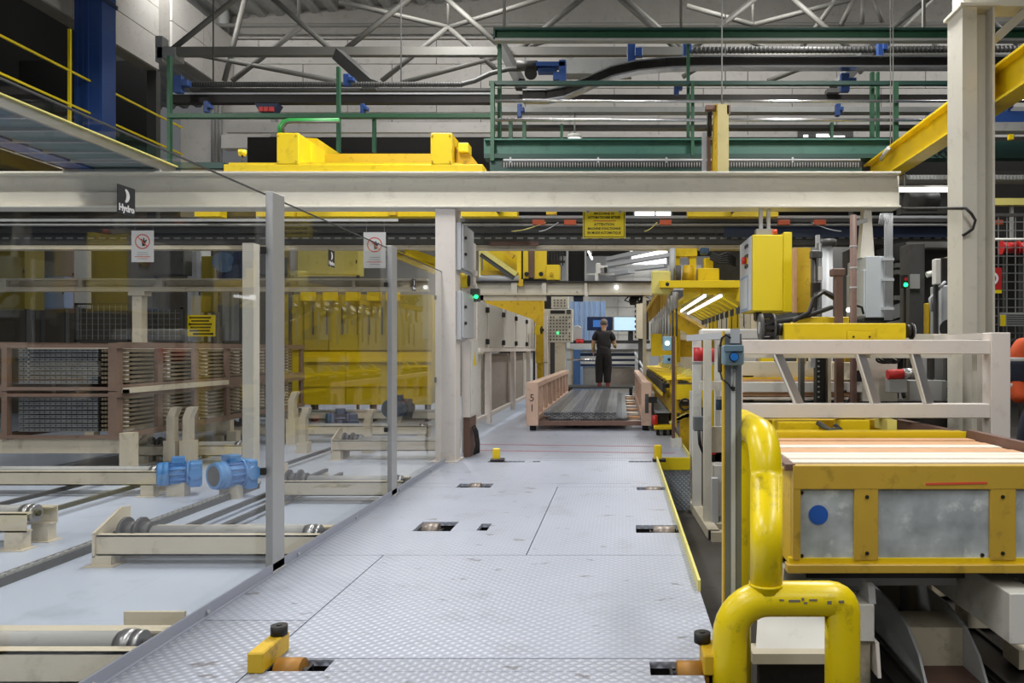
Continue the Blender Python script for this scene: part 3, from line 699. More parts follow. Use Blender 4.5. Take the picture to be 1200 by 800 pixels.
for k in range(5): mb.tube([(x0+(x1-x0)*i/24, Yt+.05+.05*k, PZ(272,Yt)-.03+.02*math.sin(i*1.7+k)) for i in range(25)], .02, 6)
part(tray, 'cable', mb, black, kind='stuff')
# running rails of the shuttle above the tray, with orange connector boxes
Yq = 11.9
sh = T('shuttle_rail','dark double shuttle rail with orange connectors above the cable tray','rail',(0,Yq,PZ(266,Yq)))
for (a,b,m) in ((252.5,255.5,lgrey),(256,260,dgrey),(262,264,grey)): part(sh, 'rail_bar', B(PX(300 if a<253 else -60,Yq),PX(1128,Yq),Yq,Yq+.1,PZ(b,Yq),PZ(a,Yq)), m)
part(sh, 'back_sheet', B(PX(-60,Yq),PX(850,Yq),Yq+.16,Yq+.18,PZ(271,Yq),PZ(264,Yq)), dgrey)
part(sh, 'back_sheet', B(PX(850,Yq),PX(1128,Yq),Yq+.16,Yq+.18,PZ(276,Yq),PZ(263,Yq)), navy, 'navy blue end of the rail')
for a in (624,661,773,912,954,1162): part(sh, 'connector', MB().pb(a,257.5,a+14,263,Yq-.06,.06), orange, 'orange connector', .004)
for i,(a,b) in enumerate(((640,600),(655,632),(770,755),(950,985))):
    pts = [Vector((PX(a+(b-a)*k/8,Yq),Yq-.05,PZ(261,Yq)-.14*math.sin(k/8*1.5))) for k in range(9)]
    part(sh, 'loose_cable', MB().tube(pts,.008,5), lemon if i%2==0 else lgrey)
parts(sh, 'rail_hanger', [B(PX(a,Yq),PX(a+4,Yq),Yq+.2,Yq+.25,PZ(272,Yq),PZ(245,Yq)) for a in (250,400,560,700,840,1000,1100)], dgrey)
# boxes and panels along the far side of the hall
struct('wall_left', B(-22,PX(320,19.4),19.4,19.6,ZL,5.4), mat('dim_hall_wall','#6d665a',.85,var=.15))
def cab(x0,y0,x1,y1,Y,d,m,name,lab,cat,door=True,base=ZL,dm=None):
    t = T(name, lab, cat, (PX((x0+x1)/2,Y),Y,base))
    part(t, 'body', MB().pb(x0,y0,x1,y1,Y,d), m, bevel=.008)
    if door:
        dp = part(t, 'door_panel', MB().pb(x0+1,y0+1,x1-1,y1-1,Y-.02,.018), dm or m, bevel=.004)
        part(dp, 'handle', MB().pb(x1-3,(y0+y1)/2-2,x1-2,(y0+y1)/2+2,Y-.045,.024), darkm)
    if PZ(y1,Y) > base+.03: parts(t, 'stand_leg', [B(PX(a,Y),PX(a+2.2,Y),Y+.05,Y+.05+min(d-.06,.1),base,PZ(y1,Y)) for a in (x0+1,x1-3.2)], dgrey)
    return t
cab(-40,274,30,362,15,.5,mat('olive_panel','#85771f',.5,var=.1),'yellow_panel_box','dull yellow panel box at the edge of the hall beyond the glass','panel')
cab(32,283,88,360,16,.5,grey,'control_cabinet','grey control cabinet beside the dull yellow panel box','cabinet')
cab(43,324,76,361,15.62,.25,bluepanel,'control_cabinet','pale blue low cabinet in front of the grey one','cabinet')
cab(176,288,216,322,16.25,.3,dgrey,'control_cabinet','dark cabinet hung behind the paper notice','cabinet')
cab(217,288,236,400,16.8,.4,lgrey,'control_cabinet','light grey slim cabinet beside the dark blue machine','cabinet')
cab(236,300,252,366,16.6,.3,MATS['olive_panel'],'yellow_panel_box','slim yellow panel between the light cabinet and the dark blue machine','panel')
t = cab(253,288,282,326,16.3,.4,navy,'drive_unit','dark blue drive unit close behind the cream hall post','machine')
part(t, 'drum', MB().cyl(P(262,307,16.2),P(262,307,16.32),.22,14), motordark)
cab(256,340,283,400,16.9,.4,grey,'control_cabinet','pale grey cabinet below the dark blue drive unit','cabinet')
cab(285,288,340,322,16.4,.4,dgrey,'control_cabinet','dark machine box seen between the fence posts','cabinet')
cab(340,291,420,322,18.2,.4,lemon,'wall_panel_box','long pale panel seen between the fence posts behind the cable tray','panel')
t = T('danger_sign','yellow rectangular warning sign with black lines of text in the hall','sign',P(234,395,16.4))
part(t, 'sign_plate', MB().pb(217,369,252,394,16.4,.02), signyellow)
for k,(a,b) in enumerate(((222,247),(224,245),(221,248),(223,247),(222,246),(226,250))): part(t, 'text_line', MB().pb(a,371+k*3.8,b,373.2+k*3.8,16.395,.004), ink)
parts(t, 'sign_post', [B(PX(a,16.45),PX(a+1,16.45),16.43,16.46,ZL,PZ(372,16.4)) for a in (219,249)], dgrey)
def wire_fence(px0,py0,px1,py1,Y,lab,step=.12,base=ZL):
    x0,x1,z0,z1 = PX(px0,Y),PX(px1,Y),PZ(py1,Y),PZ(py0,Y)
    t = T('wire_fence', lab, 'fence', ((x0+x1)/2,Y,base))
    parts(t, 'frame_bar', [B(x0,x1,Y-.02,Y+.02,z1-.04,z1),B(x0,x1,Y-.02,Y+.02,z0,z0+.04),B(x0,x0+.04,Y-.02,Y+.02,base,z1),B(x1-.04,x1,Y-.02,Y+.02,base,z1)], dgrey)
    mb = MB(); a = x0+step
    while a < x1-.04: mb.box(a-.005,a+.005,Y-.005,Y+.005,z0,z1); a += step
    a = z0+step
    while a < z1-.04: mb.box(x0,x1,Y-.005,Y+.005,a-.005,a+.005); a += step
    part(t, 'wire_grid', mb, mesh_g, kind='stuff')
wire_fence(88,355,152,400,16.0,'dark framed wire fence between grey cabinet and cream post in the hall')
wire_fence(172,360,214,400,16.2,'dark framed wire fence beside the yellow warning sign in the hall')
# ================================================================= pallet with profiles on the walkway
Y0, Y1 = 12.8, 20.7
xl, xr = -1.57, .52
pal = T('transport_pallet','pinkish wooden sided pallet numbered 51 loaded with aluminium profiles on the walkway','pallet',((xl+xr)/2,Y0,0))
zt_ = PZ(448,Y0)
for (x0,x1) in ((xl,xl+.20),(xr-.17,xr)):
    o = x0 if x0 < -1 else x1-.07
    part(pal,'top_rail',B(x0+.02,x1-.02,Y0,Y1,zt_-.09,zt_),pink,bevel=.006)
    part(pal,'bottom_rail',B(x0+.02,x1-.02,Y0,Y1,.10,.24),pink,bevel=.006)
    part(pal,'end_post',B(x0,x1,Y0-.02,Y0+.16,.09,zt_+.005),pink,bevel=.006)
    k = 0; y = Y0+1.0
    while y < Y1:
        part(pal,'side_upright',B(x0+.04,x1-.04,y,y+.16,.24,zt_-.09),pink); y += .98
for k in range(9):
    part(pal,'cross_board',B(xl+.2,xr-.17,Y0+.25+k*.9,Y0+.55+k*.9,.10,.135),wood if k%2 else woodp)
part(pal,'front_beam',B(xl+.2,xr-.17,Y0+.02,Y0+.14,.09,.16),brown)
for x in (xl+.1,xr-.1):
    for y in (Y0+.12,Y1-.2): part(pal,'castor',MB().cyl((x-.05,y,.048),(x+.05,y,.048),.048,12),black)
text(pal,'number_digit','5',(xl+.10,Y0-.0215,.55),.17,ink); text(pal,'number_digit','1',(xl+.10,Y0-.0215,.38),.17,ink)
part(pal,'stencil_mark',B(xr-.11,xr-.05,Y0-.0225,Y0-.02,.3,.62),dgrey)
def profile(x, z, w, h, ya, yb, lab, grp, m):
    mb = MB().box(x,x+w,ya,yb,z,z+.008).box(x,x+w,ya,yb,z+h-.008,z+h).box(x,x+.006,ya,yb,z+.008,z+h-.008).box(x+w-.006,x+w,ya,yb,z+.008,z+h-.008)
    mb.box(x+w*.36,x+w*.64,ya,yb,z+h,z+h+.014)
    mb.add([(x+.006,ya,z+.008),(x+.02,ya,z+.008),(x+w-.006,ya,z+h-.008),(x+w-.02,ya,z+h-.008),(x+.006,yb,z+.008),(x+.02,yb,z+.008),(x+w-.006,yb,z+h-.008),(x+w-.02,yb,z+h-.008)],[(0,1,2,3),(0,4,5,1),(3,2,6,7)])
    mb.add([(x+w-.006,ya,z+.008),(x+w-.02,ya,z+.008),(x+.006,ya,z+h-.008),(x+.02,ya,z+h-.008),(x+w-.006,yb,z+.008),(x+w-.02,yb,z+.008),(x+.006,yb,z+h-.008),(x+.02,yb,z+h-.008)],[(0,1,2,3),(0,4,5,1),(3,2,6,7)])
    return solo('aluminium_profile',lab,'profile',mb,m,grp)
ORD = 'first second third fourth fifth sixth seventh eighth ninth tenth eleventh twelfth thirteenth fourteenth'.split()
profm = mat('mill_finish_profile', '#b0b1b3', .30, .75, var=.25, scale=5)
profd = mat('dark_mill_profile', '#98999b', .28, .8, var=.25, scale=5)
for k in range(14):
    profile(-1.21+k*.095,.140,.09,.070,13.0,20.3,f'{ORD[k]} aluminium profile from the numbered pallet side in the lower layer','profiles in the lower pallet layer',profm if k%3 else profd)
for k in range(13):
    profile(-1.30+k*.095,.226,.09,.075,13.05,20.3,f'{ORD[k]} ribbed aluminium profile from the numbered pallet side in the upper layer','profiles in the upper pallet layer',profm if (k*k+k)%4 != 2 else profd)

# ================================================================= operator standing beyond the pallet
def figure(name, lab, joints, edges, radii, material, parent=None, label=None, sub=2, root=None):
    me = bpy.data.meshes.new(name); me.from_pydata([tuple(j) for j in joints], edges, [])
    o = bpy.data.objects.new(name, me); COL.objects.link(o)
    md = o.modifiers.new('skin','SKIN'); md.use_smooth_shade = True; md.branch_smoothing = .4
    if not me.skin_vertices: me.skin_vertices.new()
    sv = me.skin_vertices[0].data
    for i, r in enumerate(radii): sv[i].radius = (r, r) if isinstance(r,(int,float)) else r
    sv[root or 0].use_root = True
    o.modifiers.new('sub','SUBSURF').levels = sub; o.modifiers['sub'].render_levels = sub
    bpy.context.view_layer.update()
    dg = bpy.context.evaluated_depsgraph_get()
    m2 = bpy.data.meshes.new_from_object(o.evaluated_get(dg)); m2.materials.clear(); m2.materials.append(material)
    m2.polygons.foreach_set('use_smooth',[True]*len(m2.polygons))
    bpy.data.objects.remove(o)
    ob = bpy.data.objects.new(name, m2); COL.objects.link(ob)
    if parent: ob.parent = parent
    if label: ob['label'] = label
    return ob
def hand(parent, name, base, d, side, m, s=1.0):
    # palm and five bent fingers, d = pointing direction, side = thumb direction
    d = Vector(d).normalized(); sd = Vector(side); sd = (sd-d*sd.dot(d)).normalized(); n = d.cross(sd)
    J = [Vector(base), Vector(base)+d*.045*s]; E = [(0,1)]; R = [.026*s,(.036*s)]
    for k,(off,ln) in enumerate(((-.028,.062),(-.010,.075),(.010,.08),(.028,.072))):
        b = len(J); p = J[1]+sd*off*s+d*.035*s
        J += [p, p+d*ln*.5*s+n*.008*s, p+d*ln*s*.95+n*.028*s]; E += [(1,b),(b,b+1),(b+1,b+2)]; R += [.0105*s,.0095*s,.008*s]
    b = len(J); J += [J[0]+sd*.035*s+d*.03*s, J[0]+sd*.052*s+d*.065*s]; E += [(0,b),(b,b+1)]; R += [.012*s,.0095*s]
    return figure(name,'',J,E,R,m,parent,sub=1)
bootm = mat('dark_red_boot','#7d322c',.6)
YPn = 21.2; xp = PX(707.5,YPn); zf = PZ(452.5,YPn); sc = 1.83/1.75
op = T('person','person seen from behind in black shirt and trousers working at the bench','person',(xp,YPn,zf))
def V(x,y,z): return Vector((x*sc,y*sc,z*sc))
clothp = figure('trousers','',[V(0,0,.93),V(-.09,0,.86),V(-.115,.02,.48),V(-.125,-.01,.12),V(-.125,-.01,.09),V(.09,0,.86),V(.10,.02,.48),V(.095,-.01,.12),V(.095,-.01,.09),V(0,0,1.15)],
    [(0,1),(1,2),(2,3),(3,4),(0,5),(5,6),(6,7),(7,8),(0,9)],[(.20,.16),.165,.13,.105,.11,.165,.13,.105,.11,(.2,.16)],cloth,op)
shirt = figure('shirt','',[V(0,0,.90),V(0,.01,1.2),V(0,.03,1.38),V(0,.04,1.46),V(-.17,.03,1.41),V(-.235,.03,1.30),V(-.26,.04,1.19),V(.17,.03,1.41),V(.235,.04,1.30),V(.265,.07,1.19)],
    [(0,1),(1,2),(2,3),(2,4),(4,5),(5,6),(2,7),(7,8),(8,9)],[(.27,.19),(.225,.15),(.24,.15),.10,.11,.095,.085,.11,.095,.085],cloth,op)
body = figure('body','',[V(0,.05,1.40),V(0,.06,1.53),V(0,.075,1.60),V(0,.08,1.68),V(-.245,.035,1.28),V(-.275,.05,1.13),V(-.275,.10,.90),V(.245,.05,1.28),V(.285,.09,1.13),V(.30,.25,1.03),V(0,.05,1.36)],
    [(0,1),(1,2),(2,3),(10,4),(4,5),(5,6),(10,7),(7,8),(8,9),(0,10)],[.07,.065,.095,.105,.06,.055,.045,.06,.055,.045,.08],skin,op)
part(op,'hair',MB().lathe((xp,YPn+.07*sc,zf+1.60*sc),[(.05,.0),(.088,.02),(.10,.07),(.098,.12),(.08,.165),(.04,.19),(.005,.197)],'z',14),hair)
for s_ in (-1,1): part(op,'ear',MB().lathe((xp+s_*.093*sc,YPn+.08*sc,zf+1.615*sc),[(.006,-.008),(.028,-.004),(.03,.004),(.01,.01)],'x',10),skin)
part(op,'nose',MB().cyl((xp,YPn+.15*sc,zf+1.64*sc),(xp,YPn+.20*sc,zf+1.61*sc),.012,8,.02),skin)
for s_ in (-1,1): part(op,'glove',MB().cyl((xp+s_*.275*sc,YPn+.05*sc,zf+1.12*sc),(xp+(-.275 if s_<0 else .298)*sc,YPn+(.095 if s_<0 else .22)*sc,zf+(.93 if s_<0 else 1.045)*sc),.052,12,.045),mat('work_glove','#a08a52',.8,var=.15),'tan work sleeve')
hand(op,'hand',V(-.275,.105,.905),(0,.15,-1),(0,1,.1),skin); hand(op,'hand',V(.30,.25,1.03),(0,1,-.25),(-1,0,.2),skin)
for s_ in (-1,1):
    part(op,'boot',MB().hexa([(xp+(s_*.11-.055)*sc,YPn-.10,zf),(xp+(s_*.11+.055)*sc,YPn-.10,zf),(xp+(s_*.11+.055)*sc,YPn+.19,zf),(xp+(s_*.11-.055)*sc,YPn+.19,zf)],
        [(xp+(s_*.11-.05)*sc,YPn-.08,zf+.12),(xp+(s_*.11+.05)*sc,YPn-.08,zf+.12),(xp+(s_*.11+.04)*sc,YPn+.14,zf+.07),(xp+(s_*.11-.04)*sc,YPn+.14,zf+.07)]),bootm,'dark red boot',.015)
t = T('operator_step','dark metal step the operator stands on beyond the pallet','step',(xp,21.3,0))
part(t,'step_top',B(-1.5,.35,20.95,22.2,zf-.05,zf),dgrey); parts(t,'step_leg',[B(x,x+.08,y,y+.08,0,zf-.05) for x in (-1.45,.25) for y in (21.0,22.05)],darkm)

# ================================================================= workbench, screens, control panels at the end
Yb = 22.4
bench = T('work_bench','grey work bench with dark striped front across the end of the walkway','bench',(PX(715,Yb),Yb,0))
part(bench,'bench_top',B(PX(668,Yb),PX(762,Yb),Yb-.1,Yb+.7,PZ(409,Yb),PZ(402.5,Yb)),lgrey)
part(bench,'bench_lip',B(PX(668,Yb),PX(762,Yb),Yb+.15,Yb+.7,PZ(402.5,Yb),PZ(398.5,Yb)),black)
for i,(a,b,m) in enumerate(((410,413,lgrey),(413.5,417,navy),(417.5,420,white),(420.5,423,navy),(423.5,426,white),(426.5,429,navy))):
    part(bench,'front_strip',MB().pb(680,a,744,b,Yb+.02,.05),m)
part(bench,'front_panel',MB().pb(683,429.5,708,452,Yb+.05,.05),grey); part(bench,'front_panel',MB().pb(708.4,429.5,744,452,Yb+.05,.05),expanded)
parts(bench,'bench_leg',[MB().pb(a,409,a+4,462,Yb-.05,.12) for a in (668,757)],cream2)
parts(bench,'side_rail',[MB().bar(P(744,413,22.3),P(758,440,20.8),.05,.06),MB().bar(P(746,421,22.3),P(757,447,20.9),.05,.06)],lgrey)
part(bench,'blue_panel',MB().pb(672,410,680,455,Yb-.08,.08),mat('mid_blue_panel','#4a6fa8',.5))
part(bench,'handrail',MB().cyl(P(664,421.5,21.9),P(700,421.5,21.9),.03,8),steel)
t = T('monitor','wide dark monitor with blue window in front of the operator','monitor',P(709,386,22.9))
part(t,'screen_case',MB().pb(688,371,718,387,22.9,.06),black,bevel=.01); part(t,'screen_face',MB().pb(689,372,717,386,22.89,.008),screend)
part(t,'screen_window',MB().pb(695,375,712,383,22.885,.004),mat('blue_window','#2f5c9c',.3,emit=.5)); part(t,'stand',MB().pb(706,387,710,399,22.95,.05),black)
t = T('monitor','bright pale blue monitor beside the beige box column','monitor',P(732,386,22.7))
part(t,'screen_case',MB().pb(718.5,370.5,746,388,22.7,.06),dgrey,bevel=.01); part(t,'screen_face',MB().pb(719.5,371.5,745,387,22.69,.008),screen); part(t,'stand',MB().pb(736,388,742,399,22.75,.05),black)
Yc = 20.9
t = T('switch_console','tall cream control panel crowded with small dark switches and knobs','console',P(655,401,Yc))
part(t,'panel_body',MB().pb(638,362,671,401,Yc,.25),cream,bevel=.008)
part(t,'display',MB().pb(645,363.5,662,367.5,Yc-.012,.012),ink)
part(t,'display',MB().pb(664,362.5,669,368,Yc-.012,.012),dgrey)
for r in range(8):
    for k in range(8):
        if random.random() < .12: continue
        a, b = 641.5+k*3.7, 371.5+r*3.75
        part(t,'switch',MB().pb(a-.75,b-.75,a+.75,b+.75,Yc-.03,.03),ink if random.random()<.85 else dgrey)
part(t,'green_switch',MB().pb(652.5,389,654.5,391,Yc-.035,.006),ledgreen)
part(t,'panel_leg',B(PX(640,Yc),PX(644,Yc),Yc+.05,Yc+.2,0,PZ(401,Yc)),cream2); part(t,'panel_leg',B(PX(650,Yc),PX(662,Yc),Yc+.05,Yc+.2,0,PZ(401,Yc)),cream2)
t = T('junction_box','small cream switch box on top of the button panel','panel',P(653,361,Yc))
part(t,'box_body',MB().pb(646,347,666,361,Yc+.02,.2),cream,bevel=.006)
for r in range(3):
    for k in range(4): part(t,'switch',MB().pb(649+k*4,351+r*3.2,650.4+k*4,352.4+r*3.2,Yc,.02),ink)
part(t,'cable_gland',MB().cyl(P(640,361,Yc+.1),P(640,349,Yc+.1),.03,8),black)
solo('panel_post','pale post carrying the small black-faced yellow lamp','post',MB().pb(637.5,370,641.5,425,Yc-.6,.1).box(PX(637.5,Yc-.6),PX(641.5,Yc-.6),Yc-.6,Yc-.5,0,PZ(424,Yc-.6)),pinkwhite)
t = T('yellow_beacon','yellow round safety lamp with black face beside the button panel','lamp',P(632,386,20.2))
part(t,'beacon_body',MB().pb(626.5,381.5,633,392,20.2,.2),yellow,bevel=.01); part(t,'beacon_face',MB().cyl(P(633.2,386.5,20.3),P(635.4,386.5,20.3),.10,14),black)
part(t,'beacon_arm',MB().pb(633,385,638,388,20.32,.06),darkm)
t = T('box_column','beige box column with dark edges beside the bright monitor','column',P(752,398,21.6))
part(t,'shaft',MB().pb(745.5,355,757.5,397,21.6,.3),cream2,bevel=.01); part(t,'edge_strip',MB().pb(757.6,353,760.5,398,21.6,.2),darkm)
parts(t,'side_lug',[MB().pb(743.8,357+k*6,745.4,360+k*6,21.62,.1) for k in range(7)],darkm); part(t,'column_foot',MB().box(PX(748,21.6),PX(755,21.6),21.68,21.8,0,PZ(397,21.6)),dgrey)
t = T('red_container','red plastic tub on the bench beside the grey sack','tub',P(655,402,22.3)+Vector((.6,0,0)))
part(t,'tub_body',MB().cyl(P(679.5,402.5,22.4),P(679.5,397.5,22.4),.10,14,.12),red); part(t,'tub_rim',MB().cyl(P(679.5,397.5,22.4),P(679.5,397,22.4),.13,14),red)
solo('grey_sack','grey sack leaning on the bench behind the button panel','sack',MB().prism([(PX(671.5,22.7),PZ(402.5,22.7)),(PX(681,22.7),PZ(402.5,22.7)),(PX(682,22.7),PZ(384,22.7)),(PX(678,22.7),PZ(381,22.7)),(PX(672,22.7),PZ(382,22.7))],'y',22.65,22.9),grey,bevel=.02)
# blue corrugated curtain, white hall wall beyond the bench, lit panels
t = T('corrugated_panel','pale blue corrugated sheet panel standing behind the monitors','panel',P(685,410,24))
for k in range(14): part(t,'sheet_rib',MB().pb(668+k*3.0,353,670.6+k*3.0,459,24+(.03 if k%2 else 0),.05),bluepanel)
t = T('white_panel_wall','wall of white panels lit brightly beyond the crane at the hall end','wall',P(750,335,27))
for i in range(5):
    for j in range(2):
        part(t,'wall_panel',MB().pb(722+i*20+.3,310+j*15+.3,742+i*20-.3,325+j*15-.3,27,.05),white)
for i in range(6):
    for j in range(4):
        part(t,'wall_panel',MB().pb(664+i*20+.3,344+j*16+.3,684+i*20-.3,360+j*16-.3,27.6,.05),white)
part(t,'back_sheet',MB().pb(655,300,860,470,27.8,.1),lgrey); part(t,'plinth',B(PX(655,27.8),PX(860,27.8),27.8,27.9,-.02,PZ(470,27.8)),lgrey)
for i,(a,b,c,d) in enumerate(((712,304,782,288),(712,311,790,298),(716,318,780,311),(714,322,740,318))):
    part(t,'sloping_duct',MB().bar(P(a,b,26),P(c,d,25.2),.3,.12),lgrey)
t = T('ceiling_lamp','large bright lamp box shining on the white panels at the hall end','lamp',P(768,295,25))
part(t,'lamp_box',MB().pb(738,283,783,300,26.4,.25),white); part(t,'diffuser',MB().pb(740,289,781,309,26.3,.05),daylit)
parts(t,'hanger',[MB().pb(a,240,a+1.5,284,26.5,.05) for a in (745,775)],grey)
t = T('ceiling_lamp','pair of slim tube lamps end to end left of the bright lamp box','lamp',P(690,285,24))
parts(t,'lamp_tube',[MB().cyl(P(688,290,24),P(690.3,296,23.2),.035,8),MB().cyl(P(691,297,23.0),P(693.6,303,22.2),.035,8)],tubewhite)
parts(t,'hanger',[MB().pb(687.6,262,688.4,290,24,.03),MB().pb(692.6,262,693.4,303,22.3,.03)],grey)
t = T('dark_curtain','tall black strip curtain in a grey frame under the cable tray','curtain',P(674,330,16.7))
part(t,'curtain_sheet',MB().pb(666,290,685,329,16.75,.05),void); parts(t,'frame_post',[MB().pb(663.5,288,666,329.2,16.7,.1),MB().pb(685,288,687,329.2,16.7,.1)],grey)
t = T('robot_arm','white jointed arm with dark gripper behind the lower gantry beam','robot',P(700,329,16.7))
part(t,'arm_base',MB().pb(697,320,701,329.2,16.7,.15),white,bevel=.01); part(t,'upper_arm',MB().pb(698,308,704,321,16.7,.15),white,bevel=.02); part(t,'fore_arm',MB().pb(703,311,712,314.5,16.7,.12),white,bevel=.01); part(t,'gripper',MB().pb(708,313,711.5,319,16.68,.14),darkm)
part(t,'guard_rail',MB().pb(687,320,720,322,16.85,.04),white)
# gantry beam under it
Yn = 16.6
g = T('gantry_beam','cream gantry beam with stiffeners crossing the walkway above the bench','beam',P(665,345,Yn))
x0,x1 = PX(555,Yn), PX(764,Yn)
part(g,'top_flange',B(x0,x1,Yn,Yn+.3,PZ(331,Yn),PZ(329,Yn)),darkm); part(g,'bottom_flange',B(x0,x1,Yn,Yn+.3,PZ(345.5,Yn),PZ(343,Yn)),cream2); part(g,'web',B(x0,x1,Yn+.12,Yn+.14,PZ(343,Yn),PZ(331,Yn)),cream)
parts(g,'stiffener',[MB().pb(a,331,b,343,Yn+.02,.1) for a,b in ((599,606),(635,640),(556,559),(685,688))],cream)
part(g,'lower_plate',MB().pb(556,345.5,640,352,Yn+.05,.1),cream2)
part(g,'lower_plate',MB().pb(640,345.5,756,347,Yn+.05,.1),dgrey)
parts(g,'gantry_post',[B(PX(558,Yn),PX(566,Yn),Yn+.05,Yn+.25,0,PZ(345.5,Yn)),B(PX(753.5,Yn),PX(757.5,Yn),Yn+.05,Yn+.2,0,PZ(345.5,Yn))],cream2)
part(g,'lamp_spot',MB().cyl(P(722.5,336.5,Yn+.0),P(722.5,336.5,Yn+.12),.045,12),daylit,'small round lit lamp')
part(g,'small_box',MB().pb(685,342,689,347,Yn-.02,.05),white)
t = T('cable_cluster','tangle of dark cables hanging under the gantry beam by the beige column','cable',P(745,350,16.8))
part(t,'cluster_box',MB().pb(738,345,746,357,16.8,.2),black,bevel=.02)
for k in range(7):
    a = 738+k*2.5
    part(t,'cable',MB().tube([P(a,346,16.8),P(a-6+k*3,352+random.uniform(-2,2),16.75),P(a+random.uniform(-6,8),355,16.85),P(a+random.uniform(-2,6),347,16.8)],.02,5),black)
t = T('dark_blue_case','dark blue electrical case near the top of the blue panel','case',P(677,353,16.7))
part(t,'case_body',MB().pb(672,345,683,353,16.7,.15),navy,bevel=.01); part(t,'case_bracket',MB().pb(675,341,677,346,16.7,.1),grey)
# ---- yellow truss and carriage over the walkway
Yk = 16.62
t = T('yellow_carriage','yellow lattice carriage with grey tube running above the gantry beam','carriage',P(600,327,Yk))
part(t,'back_plate',MB().pb(566,294,610,325,Yk+.5,.06),yelr)
part(t,'diagonal_beam',MB().bar(P(566,294,Yk),P(606,322,Yk),.1,.28,(0,1,0)),lemon); part(t,'diagonal_flange',MB().bar(P(564,297,Yk-.07),P(603,325,Yk-.07),.14,.05,(0,1,0)),dgrey)
part(t,'upper_strut',MB().bar(P(588,291,Yk+.2),P(602,301,Yk+.2),.1,.15,(0,1,0)),yellowd)
part(t,'lower_chord',MB().pb(562,317,606,322,Yk+.1,.12),yellowd); part(t,'tube',MB().cyl(P(562,326,Yk),P(608,326,Yk),.065,12),lgrey)
part(t,'frame_post',MB().pb(561,290,563.5,325,Yk,.08),lemon); part(t,'carriage_post',MB().pb(606,291,610.5,334,Yk,.1),yellow); part(t,'carriage_post',MB().pb(613,291,619,326,Yk+.1,.1),yelr); part(t,'carriage_post',MB().pb(625,291,640,326,Yk+.2,.2),yellow)
part(t,'chute',MB().pb(619,292,626,325,Yk+.15,.1),brown); part(t,'hanging_plate',MB().pb(608,327,613,335,Yk-.08,.05),yellowd)
part(t,'yellow_box',MB().pb(640,310,656,328,Yk+.05,.3),yellow,bevel=.01); part(t,'box_boss',MB().cyl(P(646,321,Yk+.05),P(646,321,Yk-.02),.04,12),yellowd)
parts(t,'wheel',[MB().cyl(P(617,321,Yk-.02),P(617,321,Yk+.06),.05,12),MB().cyl(P(634,321,Yk-.02),P(634,321,Yk+.06),.05,12)],black)
parts(t,'hanger_rod',[MB().pb(642+k*3.3,291,643.5+k*3.3,311,Yk+.6,.03) for k in range(6)],black); part(t,'rod_bar',MB().pb(640,305,662,308,Yk+.62,.04),black); part(t,'rod_bar',MB().pb(656,311,658,328,Yk+.62,.04),black)
solo('rusty_strip','rusty brown strip lying along the cable tray above the walkway','strip',MB().pb(574,283,631,287.5,12.1,.06),brown)
solo('yellow_flare_plate','dull yellow sloped plate above the white guard panels','plate',MB().prism([(PX(562,21.5),PZ(352,21.5)),(PX(637,21.5),PZ(352,21.5)),(PX(637,21.5),PZ(425,21.5)),(PX(628,21.5),PZ(425,21.5)),(PX(628,21.5),PZ(378,21.5)),(PX(562,21.5),PZ(378,21.5))],'y',21.5,21.7).box(PX(629,21.5),PX(636,21.5),21.55,21.65,0,PZ(424,21.5)),yellowd)
# ---- white guard panels on legs along the glass side of the walkway
Xg = -2.46
guardm = mat('grimy_guard_white','#c2bfb9',.5,var=.08,scale=5,dirt='#8d8981',dscale=5,damt=.5)
gd = T('machine_guard','row of white guard panels with dark handles over mesh panels along the walkway','guard',(Xg,17,0))
ys = [13.0,14.0,15.9,17.8,19.8,22.6]
ztop = 2.17
for i in range(5):
    a, b = ys[i], ys[i+1]
    gp = part(gd,'guard_panel',B(Xg,Xg+.04,a+.01,b-.05,1.40,ztop),guardm,bevel=.006); part(gd,'panel_edge',B(Xg-.01,Xg+.06,b-.05,b-.0,1.38,ztop+.02),pinkwhite)
    for z in (1.50,ztop-.10): part(gp,'panel_handle',B(Xg+.04,Xg+.10,b-.22,b-.12,z-.05,z+.05),black,bevel=.01)
part(gd,'sill',B(Xg-.03,Xg+.09,13.0,22.7,1.32,1.39),pinkwhite); part(gd,'top_strip',B(Xg-.05,Xg+.03,13,22.7,ztop,ztop+.03),lgrey)
yl = [12.6,14.05,17.3,20.2,22.4]
for y in yl: part(gd,'guard_leg',B(Xg-.02,Xg+.08,y,y+.16,0,1.32),pinkwhite)
for i in range(4): part(gd,'lower_panel',B(Xg-.12,Xg-.09,yl[i]+.18,yl[i+1]-.02,.12,1.28),white if i in (0,3) else expanded); part(gd,'lower_rail',B(Xg-.06,Xg+.02,yl[i]+.17,yl[i+1],.10,.17),pinkwhite)
# ================================================================= right foreground: bumper hoop, post, bin
def arc_pts(c, r, a0, a1, plane, n=8):
    out = []
    for i in range(n+1):
        a = math.radians(a0+(a1-a0)*i/n); u, v = r*math.cos(a), r*math.sin(a)
        out.append({'xz': Vector((c[0]+u,c[1],c[2]+v)), 'yz': Vector((c[0],c[1]+u,c[2]+v))}[plane])
    return out
hp = T('bumper_hoop','thick scuffed yellow tube bumper hoop in front of the yellow bin','bumper',(.62,3.2,ZR))
xl_, xr_, zt = .455, .925, .315; R = .072; Yh_ = 3.2
part(hp,'lower_hoop',MB().tube([(xl_,Yh_,ZR),(xl_,Yh_,zt-.20)]+arc_pts((xl_+.16,Yh_,zt-.16),.16,180,90,'xz')+[(xr_-.1,Yh_,zt)]+arc_pts((xr_-.05,Yh_,zt-.05),.05,90,0,'xz',5)+[(xr_,Yh_,zt-.25),(xr_,Yh_,ZR)],R,20),yellowp)
